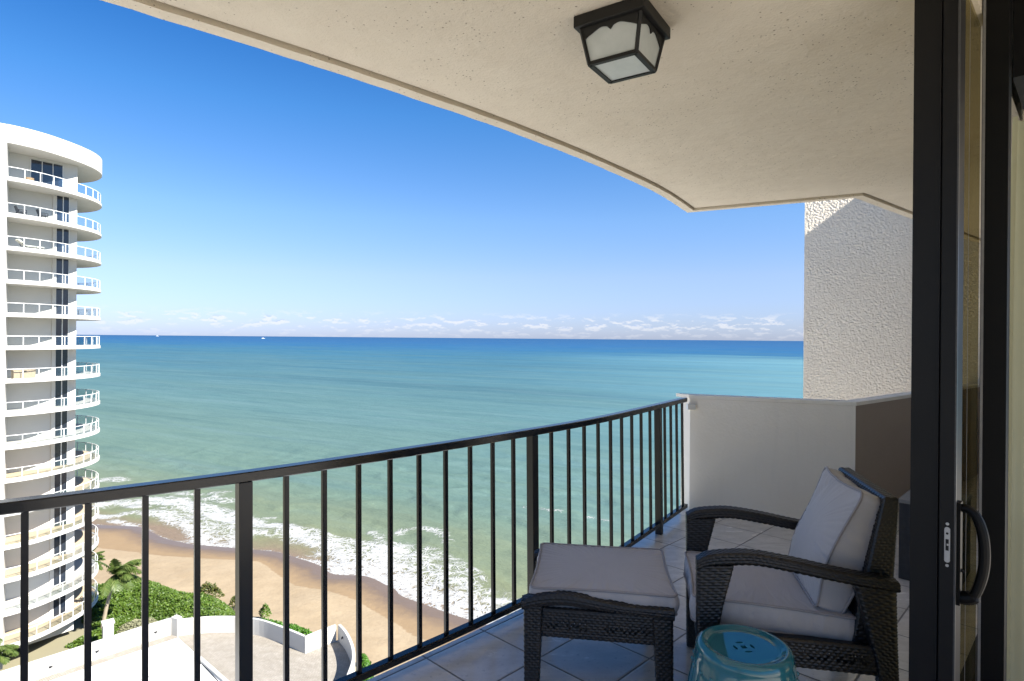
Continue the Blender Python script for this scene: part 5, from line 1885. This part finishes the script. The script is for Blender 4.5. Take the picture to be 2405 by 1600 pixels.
def palm(x, y, zb, lean, height, nfr, size, label, seed, wind=(0.75, 0.0, 0.1)):
    rg = random.Random(seed)
    root = empty('palm_tree', (x, y, zb))
    tag(root, label, 'palm tree', 'palm trees by the beach')
    top = Vector((lean[0], lean[1], height))
    pts = [Vector((0, 0, -0.3)), Vector((lean[0] * 0.32, lean[1] * 0.32, height * 0.4)), Vector((lean[0] * 0.68, lean[1] * .68, height * 0.75)), top]
    pc_ = catmull(pts, 8)
    rr_ = [0.20 - 0.10 * i / (len(pc_) - 1) + (0.012 if i % 2 else 0) for i in range(len(pc_))]
    rr_[0] = 0.26
    b = MB(); b.tube(pc_, rr_, 12); b.build('trunk', M['trunk'], root, True)
    wv = Vector(wind)
    for k in range(nfr):
        az_ = 2 * math.pi * (k + rg.uniform(-.3, .3)) / nfr * 2.0
        elv = rg.uniform(-0.15, 1.25)
        d = Vector((math.cos(az_) * math.cos(elv), math.sin(az_) * math.cos(elv), math.sin(elv)))
        d = (d + wv * 0.55).normalized()
        L = size * rg.uniform(0.8, 1.1)
        p = top.copy()
        spine = [p.copy()]
        nseg = 14
        for i in range(nseg):
            p = p + d * (L / nseg)
            spine.append(p.copy())
            d = (d + Vector((0, 0, -0.095)) + wv * 0.045).normalized()
        b = MB()
        b.tube(spine, [0.022 * (1 - i / (nseg + 1)) + 0.005 for i in range(nseg + 1)], 5)
        for i in range(2, nseg * 3):
            f = i / (nseg * 3)
            j = min(int(f * nseg), nseg - 1)
            q = spine[j].lerp(spine[j + 1], f * nseg - j)
            t = (spine[j + 1] - spine[j]).normalized()
            side = t.cross(Vector((0, 0, 1)))
            if side.length < 0.1: side = Vector((1, 0, 0))
            side.normalize()
            ll = size * 0.30 * math.sin(math.pi * min(1, f * 0.86 + 0.12)) ** 0.7
            for sg in (-1, 1):
                tip = q + side * sg * ll * 0.75 + t * ll * 0.55 + Vector((0, 0, -ll * rg.uniform(.25, .7))) + wv * ll * 0.35
                w_ = t * 0.048
                m_ = q.lerp(tip, 0.5) + Vector((0, 0, 0.03))
                b.add([q - w_, q + w_, m_ + w_ * 1.3, tip, m_ - w_ * 1.3], [(0, 1, 2, 3, 4)])
        b.build('frond', M['frond'], root)
    return root


palm(-40.3, 59.4, -28.3, (1.35, 0.2), 6.25, 18, 2.6, 'slender leaning palm with wind blown fronds behind the gate pillar', 5)
palm(-47.4, 66.6, -28.3, (0.5, 0.2), 4.7, 14, 1.9, 'palm mostly hidden behind the tower with fronds showing past its railings', 9)
palm(-43.6, 50.6, -27.5, (0.1, 0.1), 2.4, 13, 1.9, 'low palm at the foot of the tower in the bottom left corner', 13)

for i, (x0, y0, x1, y1, lab) in enumerate(((-48.3, 74.9, -47.6, 75.3, 'short dark driftwood branch lying left of the two on the sand'), (-47.2, 75.5, -46.4, 76.0, 'forked dark driftwood branch lying right of the two on the sand'))):
    o = empty('driftwood', ((x0 + x1) / 2, (y0 + y1) / 2, -28.55))
    tag(o, lab, 'driftwood', 'driftwood on the beach')
    b = MB()
    dx, dy = (x1 - x0) / 2, (y1 - y0) / 2
    b.tube(catmull([(-dx, -dy, 0.02), (-dx * .3, -dy * .2, 0.12), (dx * .4, dy * .5, 0.10), (dx * 1.2, dy * 1.2, 0.2)], 4), 0.07, 6)
    b.tube([(0, 0, 0.1), (dx * .5, dy - 0.3, 0.28)], 0.04, 5)
    b.build('branch', M['driftwood'], o, True)


def ship(x, y, s, label):
    o = empty('boat', (x, y, SEA_Z))
    tag(o, label, 'boat')
    b = MB()
    hull = [(-0.5, -0.08), (0.35, -0.08), (0.5, 0.0), (0.35, 0.08), (-0.5, 0.08)]
    b.prism([(px * s, py * s) for px, py in hull], -0.02 * s, 0.10 * s)
    b.build('hull', M['ship'], o)
    b = MB()
    b.box(-0.38 * s, 0.12 * s, -0.06 * s, 0.06 * s, 0.1001 * s, 0.19 * s)
    b.box(-0.30 * s, 0.02 * s, -0.05 * s, 0.05 * s, 0.1901 * s, 0.26 * s)
    b.build('cabin', M['ship'], o)
    b = MB(); b.tube([(-0.15 * s, 0, 0.26 * s), (-0.15 * s, 0, 0.40 * s)], 0.008 * s, 6); b.build('mast', M['ship'], o)
    return o


ship(-0.4125 * 7200, 7200, 40, 'white motor yacht far out below the horizon, the larger and nearer boat')
ship(-0.588 * 16000, 16000, 70, 'tiny white ship on the horizon close to the tower')
